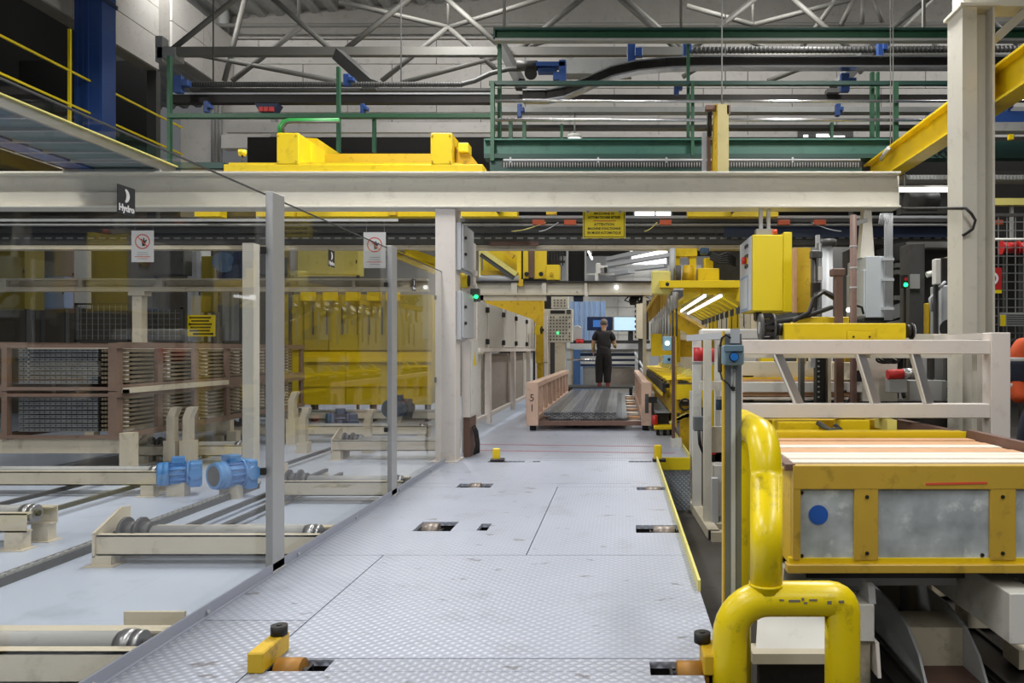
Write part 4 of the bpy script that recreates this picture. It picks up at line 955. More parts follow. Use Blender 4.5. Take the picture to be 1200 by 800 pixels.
xm = PX(898,3.2); zm = PZ(512,3.2)
part(hp,'upper_hoop',MB().tube([(xm,Yh_,zt+.03),(xm,Yh_,zm-.16)]+arc_pts((xm,Yh_+.17,zm-.17),.17,180,90,'yz')+[(xm,3.85,zm)]+arc_pts((xm,3.85,zm-.12),.12,90,0,'yz',6)+[(xm,3.97,zm-.3),(xm,3.97,ZR)],R*.93,20),yellowp)
part(hp,'weld_collar',MB().cyl((xm,Yh_,zt+.055),(xm,Yh_,zt+.066),R*1.0,20),yellowp)
parts(hp,'foot_flange',[MB().cyl((x,y,ZR),(x,y,ZR+.015),.10,20) for x,y in ((xl_,Yh_),(xr_,Yh_),(xm,3.97))],yellowp)
scuff = mat('grey_scuff','#7d7668',.6,var=.2)
for (a,b,w,h) in ((931,704,13,3.2),(953,703,9,2.5),(941,702,2.5,4),(972,706,5,5),(944,706.5,4,3),(986,705,6,3.5),(916,703,5,2)):   # chipped paint, thin flakes lying on the tube
    p = P(a,b,3.2-R-.0)
    v = (b-(410+(1.35-zt)*900/3.2))
    part(hp,'paint_chip',MB().bar((p.x-w*.0018,3.2-R*.985,p.z),(p.x+w*.0018,3.2-R*.985,p.z),.004,h*.0028,(0,0,1)),scuff)
pg = T('button_post','grey profile post with a yellow edge and a blue push button box beside the bumper','post',(PX(858,3.45),3.45,ZR))
part(pg,'post_body',B(PX(849.5,3.45),PX(869,3.45),3.45,3.51,ZR,PZ(391,3.45)),dgrey2:=mat('slate_profile','#6f7478',.45,.2,var=.04))
part(pg,'front_groove',B(PX(857,3.44),PX(862,3.44),3.445,3.452,ZR+.05,PZ(432,3.45)),lgrey)
part(pg,'edge_strip',B(PX(847.5,3.45),PX(849.4,3.45),3.45,3.5,ZR+.3,PZ(388,3.45)),yellowd,'yellow edge strip')
part(pg,'cap_plate',MB().pb(856,385,867,402,3.44,.008),lgrey); part(pg,'base_plate',B(PX(846,3.45),PX(875,3.45),3.40,3.56,ZR,ZR+.012),lgrey)
bxm = mat('blue_grey_box','#6e8794',.45,var=.04)
bb = part(pg,'button_box',MB().pb(848,404,872,428,3.36,.085),bxm,bevel=.008); part(bb,'box_lid',MB().pb(848.5,404,871.5,412,3.35,.012),bxm,bevel=.004)
c = P(860,418,3.355); part(bb,'push_button',MB().cyl(c,c+Vector((0,-.022,0)),.017,16),mat('button_blue','#2274c8',.35),'round blue push button'); part(bb,'button_collar',MB().cyl(c+Vector((0,.004,0)),c+Vector((0,-.008,0)),.021,16),ink)
part(pg,'side_cylinder',MB().cyl(P(844,436,3.5),P(844,404,3.5),.012,10),dgrey)
part(pg,'cable',MB().tube([P(856,396,3.43),P(851,392,3.42),P(846,396,3.45),P(844,405,3.48)],.005,6),black); part(pg,'cable',MB().tube([P(844,436,3.5),P(846,444,3.46),P(853,449,3.43),P(858,456,3.44)],.004,6),black); part(pg,'cable',MB().tube([P(858,428,3.43),P(860,440,3.43),P(858,456,3.44)],.004,6),grey)
part(pg,'plug',MB().pb(857.5,453,861.5,458,3.43,.012),ink)
# yellow bin with plastic windows
Yf, Yb_ = 4.3, 5.55
bn = T('yellow_bin','large yellow framed bin with cloudy plastic windows and planks laid on top','bin',(1.7,Yf,.1))
xL, xR = PX(929,Yf), 2.52; zB, zT = PZ(670,Yf), PZ(545,Yf)
part(bn,'bottom_rail',B(xL-.035,xR,Yf-.03,Yf+.05,zB,PZ(660,Yf)),mustard,bevel=.004)
part(bn,'bottom_rail',B(xL-.02,xR,Yf-.0,Yf+.05,PZ(660,Yf),PZ(654,Yf)),yellow)
part(bn,'top_rail',B(xL,xR,Yf-.01,Yf+.05,PZ(573,Yf),zT),mustard,bevel=.004)
for a,b in ((929,938),(1001,1029),(1160,1190)): part(bn,'front_post',B(PX(a,Yf),PX(b,Yf),Yf-.008,Yf+.04,PZ(656,Yf),PZ(572,Yf)),mustard,bevel=.003)
cloudy = mat('cloudy_plastic','#a9b1b6',.2,var=.45,scale=6,dirt='#dfe6e6',dscale=7,damt=.8)
for a,b in ((938,1001),(1029,1160),(1190,1262)): part(bn,'window_pane',B(PX(a,Yf),PX(b,Yf),Yf+.012,Yf+.02,PZ(655,Yf),PZ(573,Yf)),cloudy)
c = P(959,603,Yf+.011); part(bn,'paint_spot',MB().cyl(c,c+Vector((0,-.002,0)),.055,20),mat('spray_blue','#1f56b0',.5),'blue sprayed dot')
for a,b in ((1016,582),(1016,648),(1175,582),(1175,648),(939.5,577),(939.5,651),(1151,650)):
    c = P(a,b,Yf-.008 if a not in (939.5,1151) else Yf+.01); part(bn,'screw',MB().cyl(c,c+Vector((0,-.006,0)),.011,8),darkm)
part(bn,'chalk_mark',MB().bar(P(1085,567,Yf-.0112),P(1157,565.5,Yf-.0112),.003,.012,(0,0,1)),redink,'red scrawl')
part(bn,'side_wall',MB().hexa([(xL-.0,Yf+.05,zB),(xL+.02,Yf+.05,zB),(xL+.02,Yb_,zB+.0),(xL-.0,Yb_,zB)],[(xL-.0,Yf+.05,zT),(xL+.02,Yf+.05,zT),(xL+.02,Yb_,zT),(xL-.0,Yb_,zT)]),yellowd)
part(bn,'side_rim',B(xL-.04,xL+.015,Yf,Yb_,zT-.03,zT+.005),brown); part(bn,'side_rim',B(xR-.02,xR+.03,Yf,Yb_,zT-.04,zT+.07),brown)
part(bn,'end_wall',B(xR,xR+.02,Yf+.05,Yb_,zB,zT),yellowd)
part(bn,'back_rim',B(xL,xR,Yb_,Yb_+.03,PZ(521,Yb_)-.03,PZ(506,Yb_)),yellow); part(bn,'back_wall',B(xL,xR,Yb_+.03,Yb_+.05,zB,zT),yellowd)
part(bn,'bin_floor',B(xL,xR,Yf+.05,Yb_,zB,zB+.02),dgrey)
part(bn,'corner_bolt',MB().cyl(P(917,549,Yf+.05),P(933,549,Yf+.05),.013,10).cyl(P(927,549,Yf+.05),P(930,549,Yf+.05),.028,12),yellowd)
n = 9
for k in range(n):
    y = Yf+.08+k*(Yb_-Yf-.12)/n
    solo('plank',('palest plank along the front edge of the yellow bin','second pale plank from the bin front','third plank from the bin front, white edged','fourth plank from the bin front, pinkish','fifth plank from the bin front, orange brown','sixth plank from the bin front, pale brown','seventh plank from the bin front, reddish','eighth plank from the bin front','rearmost plank against the yellow back rim')[k],'plank',
         B(xL+.02,xR-.03,y,y+.118,zT-.015,zT+.012+random.uniform(-.006,.004)),(woodp,woodp,woodp,wood,wood,woodp,wood,wood,wood)[k],'planks laid across the yellow bin',bevel=.003)
# second bin edge / yellow lifting frame behind the first bin
t = T('lifting_frame','yellow lifting frame with torn strap behind the planks of the bin','frame',(1.6,5.9,ZR))
part(t,'frame_beam',MB().pb(884,505,1128,513,5.75,.1),yellow); part(t,'frame_beam',MB().pb(870,492,1048,504,6.25,.12),yellowd)
part(t,'frame_block',MB().pb(912,494,960,506,5.95,.25),yellow,bevel=.01); part(t,'frame_block',MB().pb(985,492,1020,506,5.95,.2),yellow,bevel=.01); part(t,'end_cap',MB().pb(1040,492,1051,505,5.9,.3),lemon)
part(t,'slanted_arm',MB().bar(P(1052,498,6.2),P(1120,512,5.8),.08,.1),brown)
part(t,'strap',MB().tube([P(958,495,5.9),P(966,500,5.85),P(972,504,5.83),P(985,503,5.88),P(978,497,5.9)],.02,6),dgrey)
parts(t,'frame_leg',[B(x,x+.1,5.8,5.85,ZR,PZ(513,5.75)) for x in (1.0,2.6)],yellowd)
# machine base under the bin
bs = T('bin_conveyor','cream painted base frame with side plates carrying the yellow bin','conveyor',(1.6,4.6,ZR))
part(bs,'cross_beam',B(1.0,2.9,4.75,4.9,-.06,zB),dgrey); part(bs,'cross_beam',B(1.0,2.9,5.3,5.45,-.06,zB),dgrey)
part(bs,'front_guard',MB().hexa([(PX(885,4.15),4.15,PZ(772,4.15)),(PX(1000,4.15),4.15,PZ(772,4.15)),(PX(1000,4.2),4.2,PZ(772,4.15)),(PX(885,4.2),4.2,PZ(772,4.15))],[(PX(890,4.5),4.5,PZ(690,4.4)),(PX(985,4.5),4.5,PZ(690,4.4)),(PX(985,4.55),4.55,PZ(690,4.4)),(PX(890,4.55),4.55,PZ(690,4.4))]),white)
part(bs,'guard_foot',MB().pb(882,766,1000,778,4.12,.15),cream2); part(bs,'guard_leg',MB().box(PX(890,4.2),PX(985,4.2),4.2,4.28,ZR,PZ(778,4.12)),darkm)
part(bs,'side_block',MB().pb(994,708,1025,752,4.35,.25),white,bevel=.006); part(bs,'block_leg',B(PX(1000,4.4),PX(1020,4.4),4.4,4.55,ZR,PZ(752,4.35)),cream2)
part(bs,'curved_plate',MB().prism([(4.3,PZ(790,4.35)),(4.34,PZ(752,4.35)),(4.45,PZ(752,4.35)),(4.45,PZ(790,4.35))],'x',PX(1022,4.4),PX(1026,4.4)),pinkwhite)
part(bs,'curved_plate',MB().prism([(4.36,PZ(708,4.35)),(4.38,PZ(690,4.35)),(4.42,PZ(684,4.35)),(4.5,PZ(690,4.35)),(4.55,PZ(708,4.35))],'x',PX(1016,4.4),PX(1024,4.4)),lgrey)
part(bs,'white_rail',MB().bar((PX(905,4.5),4.5,PZ(672,4.5)),(PX(985,5.4)+.1,5.6,PZ(660,5.6)),.14,.09),white)
part(bs,'long_beam',B(2.13,2.3,4.2,7.3,-.26,.02),white,bevel=.006); part(bs,'long_beam',B(1.15,1.27,5.0,7.3,-.3,-.08),white)
parts(bs,'beam_leg',[B(2.15,2.27,y,y+.12,ZR,-.26) for y in (5.6,7.1)]+[B(1.15,1.25,y,y+.12,ZR,-.3) for y in (5.2,7.1)],cream2)
parts(bs,'deck_support',[B(1.2,2.1,y,y+.2,-.12,-.06) for y in (4.8,5.3)],lgrey)
part(bs,'roof_plate',B(1.3,2.1,5.65,7.3,-.05,-.03),dgrey)
for i,(xa,xb,lab) in enumerate(((1.32,1.76,'dark oily conveyor belt strip on the pit floor by the bumper hoop'),(2.24,2.95,'wide dark oily conveyor belt strip on the pit floor under the white beam'))):
    t = T('floor_belt',lab,'belt',((xa+xb)/2,5.5,ZR))
    part(t,'belt_sheet',B(xa,xb,4.2,7.4,ZR,ZR+.02),darkm); parts(t,'belt_ridge',[B(xa+q*(xb-xa),xa+q*(xb-xa)+.03,4.2,7.4,ZR+.02,ZR+.045) for q in (.04,.35,.66,.94)],darkm)
g = T('floor_gutter','dark steel gutter with flared ends and cream crossbars between the pit belts','gutter',(1.98,5,ZR))
for x,s_ in ((1.80,-1),(2.16,1)): part(g,'gutter_side',MB().prism([(4.5,ZR),(4.53,ZR+.05),(4.62,ZR+.16),(4.8,ZR+.27),(5.1,ZR+.33),(7.3,ZR+.33),(7.3,ZR)],'x',x-.008,x+.008),lgrey)
for y in (4.82,5.9,6.9): part(g,'cross_block',B(1.81,2.15,y,y+.3,ZR+.02,ZR+.26),cream2)
part(g,'gutter_floor',B(1.81,2.15,4.3,7.3,ZR,ZR+.02),brown)
parts(g,'small_block',[B(2.44,2.7,4.7+.7*k,4.9+.7*k,ZR+.045,ZR+.16) for k in range(3)],cream2)
# dark boxes and channels in the pit beside the walkway
t = T('floor_channel','pale steel channel lying on the pit floor next to the step','channel',(.98,9,ZR))
part(t,'channel_body',MB().bar((.92,9.8,ZR+.06),(.98,8.1,ZR+.06),.12,.10),cream2); part(t,'channel_foot',B(.95,1.30,8.0,8.12,ZR,ZR+.10),cream2)
part(t,'dark_end',B(.93,1.04,8.07,8.10,ZR+.012,ZR+.10),void)
# ================================================================= white guard frame, spool beam and column
Yw = 6.0
fr = T('guard_frame','white tubular guard frame with slanted aluminium braces behind the yellow bin','frame',(2,Yw,ZR))
part(fr,'top_rail',MB().pb(860,398,1162,415,Yw,.11),pinkwhite,bevel=.006); part(fr,'lower_rail',MB().pb(870,473,1161,490,Yw,.11),pinkwhite,bevel=.006)
part(fr,'end_post',B(PX(1160,Yw),PX(1183,Yw),Yw-.02,Yw+.13,ZR,PZ(389.5,Yw)),pinkwhite,bevel=.006); part(fr,'end_post',B(PX(858,Yw),PX(870.5,Yw),Yw,Yw+.11,ZR,PZ(398,Yw)),pinkwhite,bevel=.006)
part(fr,'side_rail',B(PX(1161,Yw),PX(1180,Yw),Yw+.13,7.2,PZ(397,Yw),PZ(389.5,Yw)),pinkwhite); part(fr,'back_rail',MB().pb(985,391,1130,398,7.1,.08),cream)
part(fr,'back_rail',B(PX(870,Yw),PX(1160,Yw),6.7,6.8,1.28,1.42),cream); 
for x in (PX(925,Yw),PX(1040,Yw)): part(fr,'cross_rail',B(x,x+.1,Yw+.11,6.7,1.33,1.425),cream)
part(fr,'inner_post',B(PX(1145,6.9),PX(1158,6.9),6.9,7.0,ZR,PZ(398,6.9)),cream)
part(fr,'inner_strip',MB().pb(1156,419,1160,436,6.3,.03),black)
for a,b in ((911,936),(1008,1026),(1072,1088)): part(fr,'brace',MB().bar(P(a,415,Yw+.05),P(b,473,Yw+.05),.075,.03,(0,1,0)),alu); part(fr,'brace_edge',MB().bar(P(a-4.5,415,Yw+.03),P(b-4.5,473,Yw+.03),.012,.06,(0,1,0)),white)
Ys = 6.16
sb = T('spool_beam','bright yellow box beam with black end discs lying on the white guard frame','beam',(PX(990,Ys),Ys,1.43))
part(sb,'beam_body',MB().pb(919,378.5,1062,399,Ys,.2),yellow,bevel=.006); part(sb,'beam_plate',MB().pb(993,388,1026,400,Ys-.015,.014),yellow,bevel=.003)
for a in (1000,1019): c = P(a,394.5,Ys-.015); part(sb,'bolt',MB().cyl(c,c+Vector((0,-.01,0)),.008,8),darkm)
part(sb,'end_disc',MB().cyl(P(1062,388,Ys+.1),P(1067,388,Ys+.1),.055,18).cyl(P(1067,388,Ys+.1),P(1069,388,Ys+.1),.068,18),darkm); part(sb,'disc_face',MB().cyl(P(1069,388,Ys+.1),P(1070.5,388,Ys+.1),.06,18),lgrey)
part(sb,'shaft',MB().cyl(P(908,386,Ys+.1),P(919,386,Ys+.1),.05,14),darkm)
spz = P(900,384,Ys+.1)
part(sb,'sprocket',MB().cyl(spz-Vector((.07,0,0)),spz-Vector((.045,0,0)),.115,18).cyl(spz+Vector((.03,0,0)),spz+Vector((.05,0,0)),.115,18),dgrey)
mb = MB()
for k in range(12):
    a = 2*math.pi*k/12; mb.bar(spz+Vector((-.04,.105*math.cos(a),.105*math.sin(a))),spz+Vector((.03,.105*math.cos(a),.105*math.sin(a))),.035,.03)
part(sb,'chain_link',mb,darkm,kind='stuff')
part(sb,'hub',MB().cyl(spz-Vector((.075,0,0)),spz+Vector((.06,0,0)),.05,12),grey)
t = T('rear_yellow_beam','short yellow beam just behind the spool beam','beam',P(962,378,7.2))
part(t,'beam_body',MB().pb(932,371,995,381,7.15,.2),yellow,bevel=.006); parts(t,'beam_leg',[B(PX(a,7.2),PX(a+5,7.2),7.2,7.3,ZR,PZ(381,7.15)) for a in (938,984)],dgrey)
part(t,'hose',MB().tube([P(905,378,7),P(930,374,7.1),P(950,369,7.1),P(975,360,7.2)],.022,7),black); part(t,'hose',MB().tube([P(930,376,7),P(948,366,7.1),P(953,350,7.1),P(965,342,7.2),P(978,350,7.2)],.02,7),darkm)
Yc_ = 7.4
hc = T('steel_column','tall cream steel H column with diagonal head braces beside the guard frame','column',(PX(1146,Yc_),Yc_,ZR))
x0,x1 = PX(1128,Yc_),PX(1166,Yc_); ztp = PZ(8,Yc_)
part(hc,'front_lip',B(x0,x0+.14,Yc_,Yc_+.02,ZR,ztp),cream); part(hc,'flange',B(x0,x0+.02,Yc_+.02,Yc_+.34,ZR,ztp),cream); part(hc,'flange',B(x1-.022,x1,Yc_+.0,Yc_+.34,ZR,ztp),cream); part(hc,'web',B(x0+.02,x1-.022,Yc_+.15,Yc_+.17,ZR,ztp),cream)
part(hc,'cap_plate',B(x0-.03,x1+.04,Yc_-.03,Yc_+.37,ztp,ztp+.03),cream)
part(hc,'head_beam',B(x0+.03,x0+3,Yc_+.05,Yc_+.3,ztp+.03,ztp+.25),cream); part(hc,'head_brace',MB().bar(P(1166,46,Yc_+.15),P(1212,4,Yc_+.15),.08,.08),cream)
# base machinery seen through the frame
Ym = 7.6
mc = T('press_bed','cream machine bed with wooden battens seen through the white guard frame','machine',(PX(960,Ym),Ym,ZR))
part(mc,'bed_beam',MB().pb(868,424,1010,442,Ym+.3,.3),cream2); part(mc,'bed_strip',MB().pb(868,442,1010,444.5,Ym+.25,.1),yellowd); part(mc,'batten',MB().pb(868,444.5,1010,447,Ym+.24,.1),wood)
part(mc,'bed_rail',MB().pb(868,448,1010,459,Ym+.1,.12),white); part(mc,'batten',MB().pb(868,460,1000,464,Ym+.15,.2),wood); part(mc,'batten',MB().pb(868,465,1000,468,Ym+.15,.2),woodp)
part(mc,'bed_base',MB().pb(868,470,1130,520,Ym+.2,.5),darkm); parts(mc,'bed_leg',[B(x,x+.12,Ym+.3,Ym+.45,ZR,PZ(440,Ym+.3)) for x in (1.25,2.3)],cream2)
part(mc,'chain_guide',MB().pb(957,412,968,474,Ym-.05,.12),black); parts(mc,'chain_pin',[MB().pb(958.5,416+6*k,960.5,418+6*k,Ym-.06,.012) for k in range(9)],grey)
part(mc,'guide_post',MB().pb(970,414,974,474,Ym-.02,.08),cream2)
part(mc,'gear_lug',MB().pb(936,416,945,426,Ym,.1),yellowd,bevel=.01); part(mc,'gear_lug',MB().pb(988,416,999,424,Ym,.1),yellowd,bevel=.01); part(mc,'grey_box',MB().pb(950,416,957,431,Ym,.1),lgrey)
part(mc,'panel_block',MB().pb(1010,418,1052,476,Ym+.2,.3),cream,bevel=.008); part(mc,'panel_block',MB().pb(975,425,1008,445,Ym+.2,.3),cream2)
part(mc,'valve_body',MB().cyl(P(1040,439,Ym),P(1058,438,Ym),.05,12),red,'red valve handle body'); part(mc,'valve_pipe',MB().cyl(P(1058,438,Ym),P(1076,437,Ym),.055,12),steel); part(mc,'valve_box',MB().pb(1042,444,1063,460,Ym-.02,.12),grey,bevel=.006); part(mc,'valve_stem',MB().cyl(P(1058,460,Ym),P(1060,466,Ym),.02,8),black)
mb = []
for k in range(6): part(mc,'cable_loop',MB().tube([P(1036+k*2+9*math.cos(a/2.5+k),421+4*math.sin(a/2.5+k*1.7),Ym-.03) for a in range(15)],.012,5),black)
part(mc,'black_block',MB().pb(1000,434,1010,447,Ym+.05,.1),ink); part(mc,'hose_loop',MB().tube([P(990+6*math.cos(a/2),465+7*math.sin(a/2),Ym-.02) for a in range(11)],.014,5),ink)
part(mc,'grey_pedestal',MB().pb(1066,446,1110,500,Ym+.3,.3),grey); part(mc,'right_panel',MB().pb(1082,416,1116,447,Ym+.7,.05),grey); part(mc,'black_float',MB().pb(1090,416,1096,445,Ym+.35,.1),black,bevel=.015); part(mc,'right_post',MB().pb(1115,414,1126,506,Ym+.25,.1),white)
parts(mc,'loose_cable',[MB().tube([P(1110,456+k*3,Ym+.2),P(1118,450+k*4,Ym+.2),P(1122,458+k*4,Ym+.2),P(1112,470+k*3,Ym+.2)],.012,5) for k in range(4)],black)
t = T('brown_pole','slim rust brown pole rising from behind the spool beam to the main beam','pole',(PX(1000,7.5),7.5,ZR))
part(t,'pole_shaft',MB().cyl((PX(1000,7.5),7.5,ZR),(PX(1000,7.5),7.5,PZ(252,7.5)),.034,12),brown); parts(t,'pole_clip',[MB().cyl(P(1000,b,7.5),P(1000,b-2,7.5),.038,12) for b in (290,315,338)],lgrey); part(t,'cross_arm',MB().bar(P(1000,262,7.5),P(1016,258,7.5),.03,.04),grey)
t = T('brown_post','short dark brown post with a flat capped head behind the spool beam','post',(PX(984,7.0),7.0,ZR))
part(t,'post_shaft',B(PX(980,7),PX(988,7),7,7.07,ZR,PZ(322,7)),brown); part(t,'post_cap',MB().pb(976,314,991,323,6.98,.12),brown,bevel=.01)
t = T('hydraulic_cylinder','tall grey hydraulic cylinder with a dark flange behind the yellow cabinet','cylinder',(PX(969,8.55),8.55,ZR))
part(t,'cylinder_barrel',MB().cyl((PX(969,8.55),8.55,ZR),(PX(969,8.55),8.55,PZ(286,8.55)),.065,18),lgrey); part(t,'flange',MB().cyl(P(969,288,8.55),P(969,281,8.55),.105,18),dgrey)
part(t,'side_pipe',MB().cyl((PX(960,8.3),8.3,ZR),(PX(960,8.3),8.3,PZ(285,8.3)),.03,10),dgrey); part(t,'side_pipe',MB().cyl((PX(954,8.3),8.3,0),(PX(954,8.3),8.3,PZ(300,8.3)),.025,10),darkm)
part(t,'manifold',MB().pb(951,293,964,302,8.25,.1),dgrey,bevel=.01); part(t,'manifold',MB().pb(952,330,962,348,8.25,.1),darkm,bevel=.01); part(t,'white_tag',MB().pb(959,312,964,328,8.24,.01),white); part(t,'stub',MB().pb(957,275,961,290,8.3,.06),lgrey)
part(t,'bent_hose',MB().tube([P(954,360,8.2),P(956,345,8.2),P(965,341,8.2),P(978,347,8.2),P(982,356,8.2)],.025,7),darkm)
t = T('worn_yellow_plate','oil stained yellow upright plate with a tan edge beside the yellow cabinet','plate',(PX(940,8.8),8.8,ZR))
part(t,'plate_body',MB().pb(934,290,950,366,8.8,.06),yellowd); part(t,'tan_edge',MB().pb(930,290,934,366,8.78,.08),wood); part(t,'plate_leg',B(PX(936,8.8),PX(948,8.8),8.82,8.86,ZR,PZ(366,8.8)),dgrey)
# yellow control cabinet hung from the main beam
Yy = 9.15
x0,x1 = PX(882,Yy),PX(928,Yy); zl_,zh = PZ(364,Yy),PZ(273,Yy)
t = T('control_cabinet','bright yellow control cabinet with grey switch face hung from the cream beam','cabinet',((x0+x1)/2,Yy,zl_))
part(t,'cabinet_body',B(x0,PX(918,Yy),Yy,Yy+.85,zl_,zh-.02),yellowc,bevel=.006); part(t,'cabinet_hood',B(PX(918,Yy)+.002,x1,Yy-.01,Yy+.86,zl_-.015,zh+.01),yellowc,bevel=.006)
part(t,'switch_face',B(x0-.02,x0-.001,Yy+.02,Yy+.85,zl_+.01,zh-.03),lgrey,bevel=.003); part(t,'face_window',B(x0-.026,x0-.02,Yy+.25,Yy+.75,zl_+.05,zl_+.42),cabgrey); 
part(t,'window_rim',B(x0-.024,x0-.0205,Yy+.22,Yy+.78,zl_+.02,zl_+.45),bluepanel)
c = Vector((x0-.02,Yy+.30,PZ(302,Yy))); part(t,'stop_plate',B(c.x-.01,c.x,c.y-.08,c.y+.08,c.z-.07,c.z+.07),yellow); part(t,'stop_button',MB().cyl(c-Vector((.01,0,0)),c-Vector((.06,0,0)),.045,14),red,'red stop button')
parts(t,'switch',[B(x0-.04,x0-.02,Yy+.2+.12*i,Yy+.24+.12*i,PZ(285+12*j,Yy)-.02,PZ(285+12*j,Yy)+.02) for i in range(2) for j in range(3)],dgrey)
parts(t,'hanger',[B(PX(a,9.3),PX(a+4,9.3),9.3,9.36,zh-.02,zb) for a in (890,899)],lgrey); part(t,'hanger_plate',B(PX(886,9.3),PX(906,9.3),9.27,9.4,zh-.01,zh+.07),grey); part(t,'red_knob',MB().cyl(P(908,274,9.2),P(908,269,9.2),.03,10),redink)
part(t,'underside_block',MB().pb(886,364,893,376,Yy+.3,.2),darkm,bevel=.02)
# light grey cabinet hung from the beam
x0,x1 = PX(1017,Yy),PX(1047,Yy); zl_,zh = PZ(372,Yy),PZ(300,Yy)
t = T('control_cabinet','light grey cabinet hung on a cream stem with cables running down its front','cabinet',((x0+x1)/2,Yy,zl_))
part(t,'cabinet_body',B(x0-.02,x1,Yy,Yy+.75,zl_,zh),cabgrey,bevel=.006); part(t,'side_door',B(x0-.04,x0-.021,Yy+.02,Yy+.73,zl_+.02,zh-.16),cabgrey,bevel=.004)
part(t,'stem',MB().hexa([(PX(1011,9.3)-.03,9.3,zh),(PX(1020,9.3)+.05,9.3,zh),(PX(1020,9.3)+.05,9.45,zh),(PX(1011,9.3)-.03,9.45,zh)],[(PX(1011,9.3)+.02,9.3,zb),(PX(1020,9.3)+.01,9.3,zb),(PX(1020,9.3)+.01,9.45,zb),(PX(1011,9.3)+.02,9.45,zb)]),cream)
for k in range(6): part(t,'cable',MB().tube([P(1030+k*2.0,262,Yy-.02),P(1032+k*2.0,250.5,Yy-.02),P(1036+k*1.9,250,Yy-.02),P(1037+k*1.7,262,Yy-.02),P(1037+k*1.7,375,Yy-.03)],.010,6),lgrey)
parts(t,'cable_clamp',[MB().pb(1034,b,1048,b+3,Yy-.05,.045) for b in (302,326,360)],lgrey)
part(t,'socket',MB().tube([P(1000,362,Yy-.1),P(1004,358,Yy-.1),P(1010,360,Yy-.05),P(1012,368,Yy-.05)],.014,6),ink)
part(t,'lower_bar',MB().pb(1013,372,1047,376,Yy+.05,.1),darkm)
part(t,'small_lamp',MB().cyl(P(994.5,363,Yy-.1),P(994.5,363,Yy-.12),.03,10),daylit)
solo('beam_cable','thin black cable looping from the main beam end around the steel column','cable',MB().tube([P(1056,244,9.1),P(1090,244,8.2),P(1132,244,7.3),P(1138,250,7.3),P(1143,258,7.3),P(1140,268,7.3),P(1130,275,7.35),P(1118,277,8)],.014,7),black)
# background machines behind, right side
cab(1066,285,1084,398,9.8,.35,dgrey,'machine_column','dark grey machine column with a pale note behind the grey cabinet','column',False,ZR)
t = T('note_sheet','pale paper note on the dark machine column','note',P(1072,338,9.77)); part(t,'sheet',MB().pb(1066.5,321,1078,338,9.77,.008),grey)
t = T('signal_lamp','small red and green signal lamp left of the dark machine column','lamp',P(1061,336,9.5)); part(t,'lamp_box',MB().pb(1059,322,1064,337,9.5,.1),black); part(t,'green_lens',MB().cyl(P(1061.5,333.5,9.5),P(1061.5,333.5,9.47),.026,10),ledgreen); part(t,'red_lens',MB().cyl(P(1061.5,327,9.5),P(1061.5,327,9.47),.022,10),red); part(t,'lamp_stalk',B(PX(1060.5,9.5),PX(1062.5,9.5),9.52,9.56,ZR,PZ(337,9.5)),darkm)
cab(1102,334,1125,396,9.0,.3,lgrey,'switch_cabinet','tall pale switch cabinet with paper sheets by the steel column','cabinet',True,ZR)
cab(1096,303,1103,333,8.8,.1,white,'wall_panel_box','thin white upright panel above the pale switch cabinet','panel',False,ZR)
t = cab(1103,302,1112,333,9.1,.1,darkm,'valve_block','dark valve block with hose beside the white upright panel','valve',False,ZR)
part(t,'hose',MB().tube([P(1108,330,8.9),P(1100,338,8.9),P(1090,350,8.9),P(1092,365,8.9)],.02,6),lgrey); part(t,'white_bottle',MB().cyl(P(1086,322,9),P(1093,320,9),.035,10),white)
cab(1112,300,1124,333,9.3,.2,cream2,'valve_block','cream boxes with pipes above the pale switch cabinet','valve',False,ZR)
cab(1086,355,1090,396,9.4,.1,yellowd,'yellow_stand','thin yellow stand beside the pale switch cabinet','stand',False,ZR)
t = T('hose_reel','dark round hose reel behind the top rail near the steel column','reel',P(1115,392,8)); part(t,'reel_disc',MB().cyl(P(1113,385,8),P(1113,385,8.12),.10,18),black); part(t,'reel_hub',MB().cyl(P(1116,382,7.95),P(1116,382,8.0),.05,12),darkm); part(t,'reel_arm',B(PX(1110,8.1),PX(1118,8.1),8.13,8.2,ZR,PZ(385,8.1)),dgrey)
t = T('dark_machine','dark machine with pale sloping covers far behind the grey cabinet','machine',(PX(1045,12),12,ZR))
part(t,'machine_body',MB().pb(1000,290,1130,420,12.2,.6),darkwall); part(t,'sloping_cover',MB().bar(P(1040,368,12),P(1070,358,12),.1,.2),lgrey); part(t,'sloping_cover',MB().bar(P(1040,382,12),P(1070,376,12),.1,.12),grey); part(t,'upper_cover',MB().bar(P(1030,302,12),P(1062,292,12),.1,.25),dgrey); part(t,'machine_foot',B(PX(1010,12.2),PX(1120,12.2),12.3,12.6,ZR,PZ(420,12.2)),darkwall); part(t,'duct',MB().pb(1064,283,1125,290,11.9,.2),grey)
parts(t,'small_valve',[MB().pb(1050,b,1062,b+5,11.9,.1) for b in (308,316,346)],grey)
t = T('rear_wall_panel','dull beige panel wall behind the press on the far right of the walkway','panel',(PX(900,21),21,ZR)); parts(t,'wall_panel',[MB().pb(772+k*25.2,366,797-.4+k*25.2,470,21+.02*(k%2),.05) for k in range(5)],cream2); part(t,'back_sheet',MB().pb(872,270,1010,400,21.5,.05),dgrey); part(t,'wall_foot',B(PX(780,21.2),PX(1000,21.2),21.2,21.3,ZR,PZ(470,21)),dgrey); part(t,'wall_stud',B(PX(880,21.3),PX(1000,21.3),21.31,21.5,ZR,PZ(395,21)),dgrey)
solo('white_cover','rounded white machine cover behind the sprocket at the frame corner','cover',MB().pb(822,385,906,398,9.3,.35).box(PX(845,9.3),PX(890,9.3),9.4,9.55,ZR,PZ(398,9.3)),white,bevel=.02)
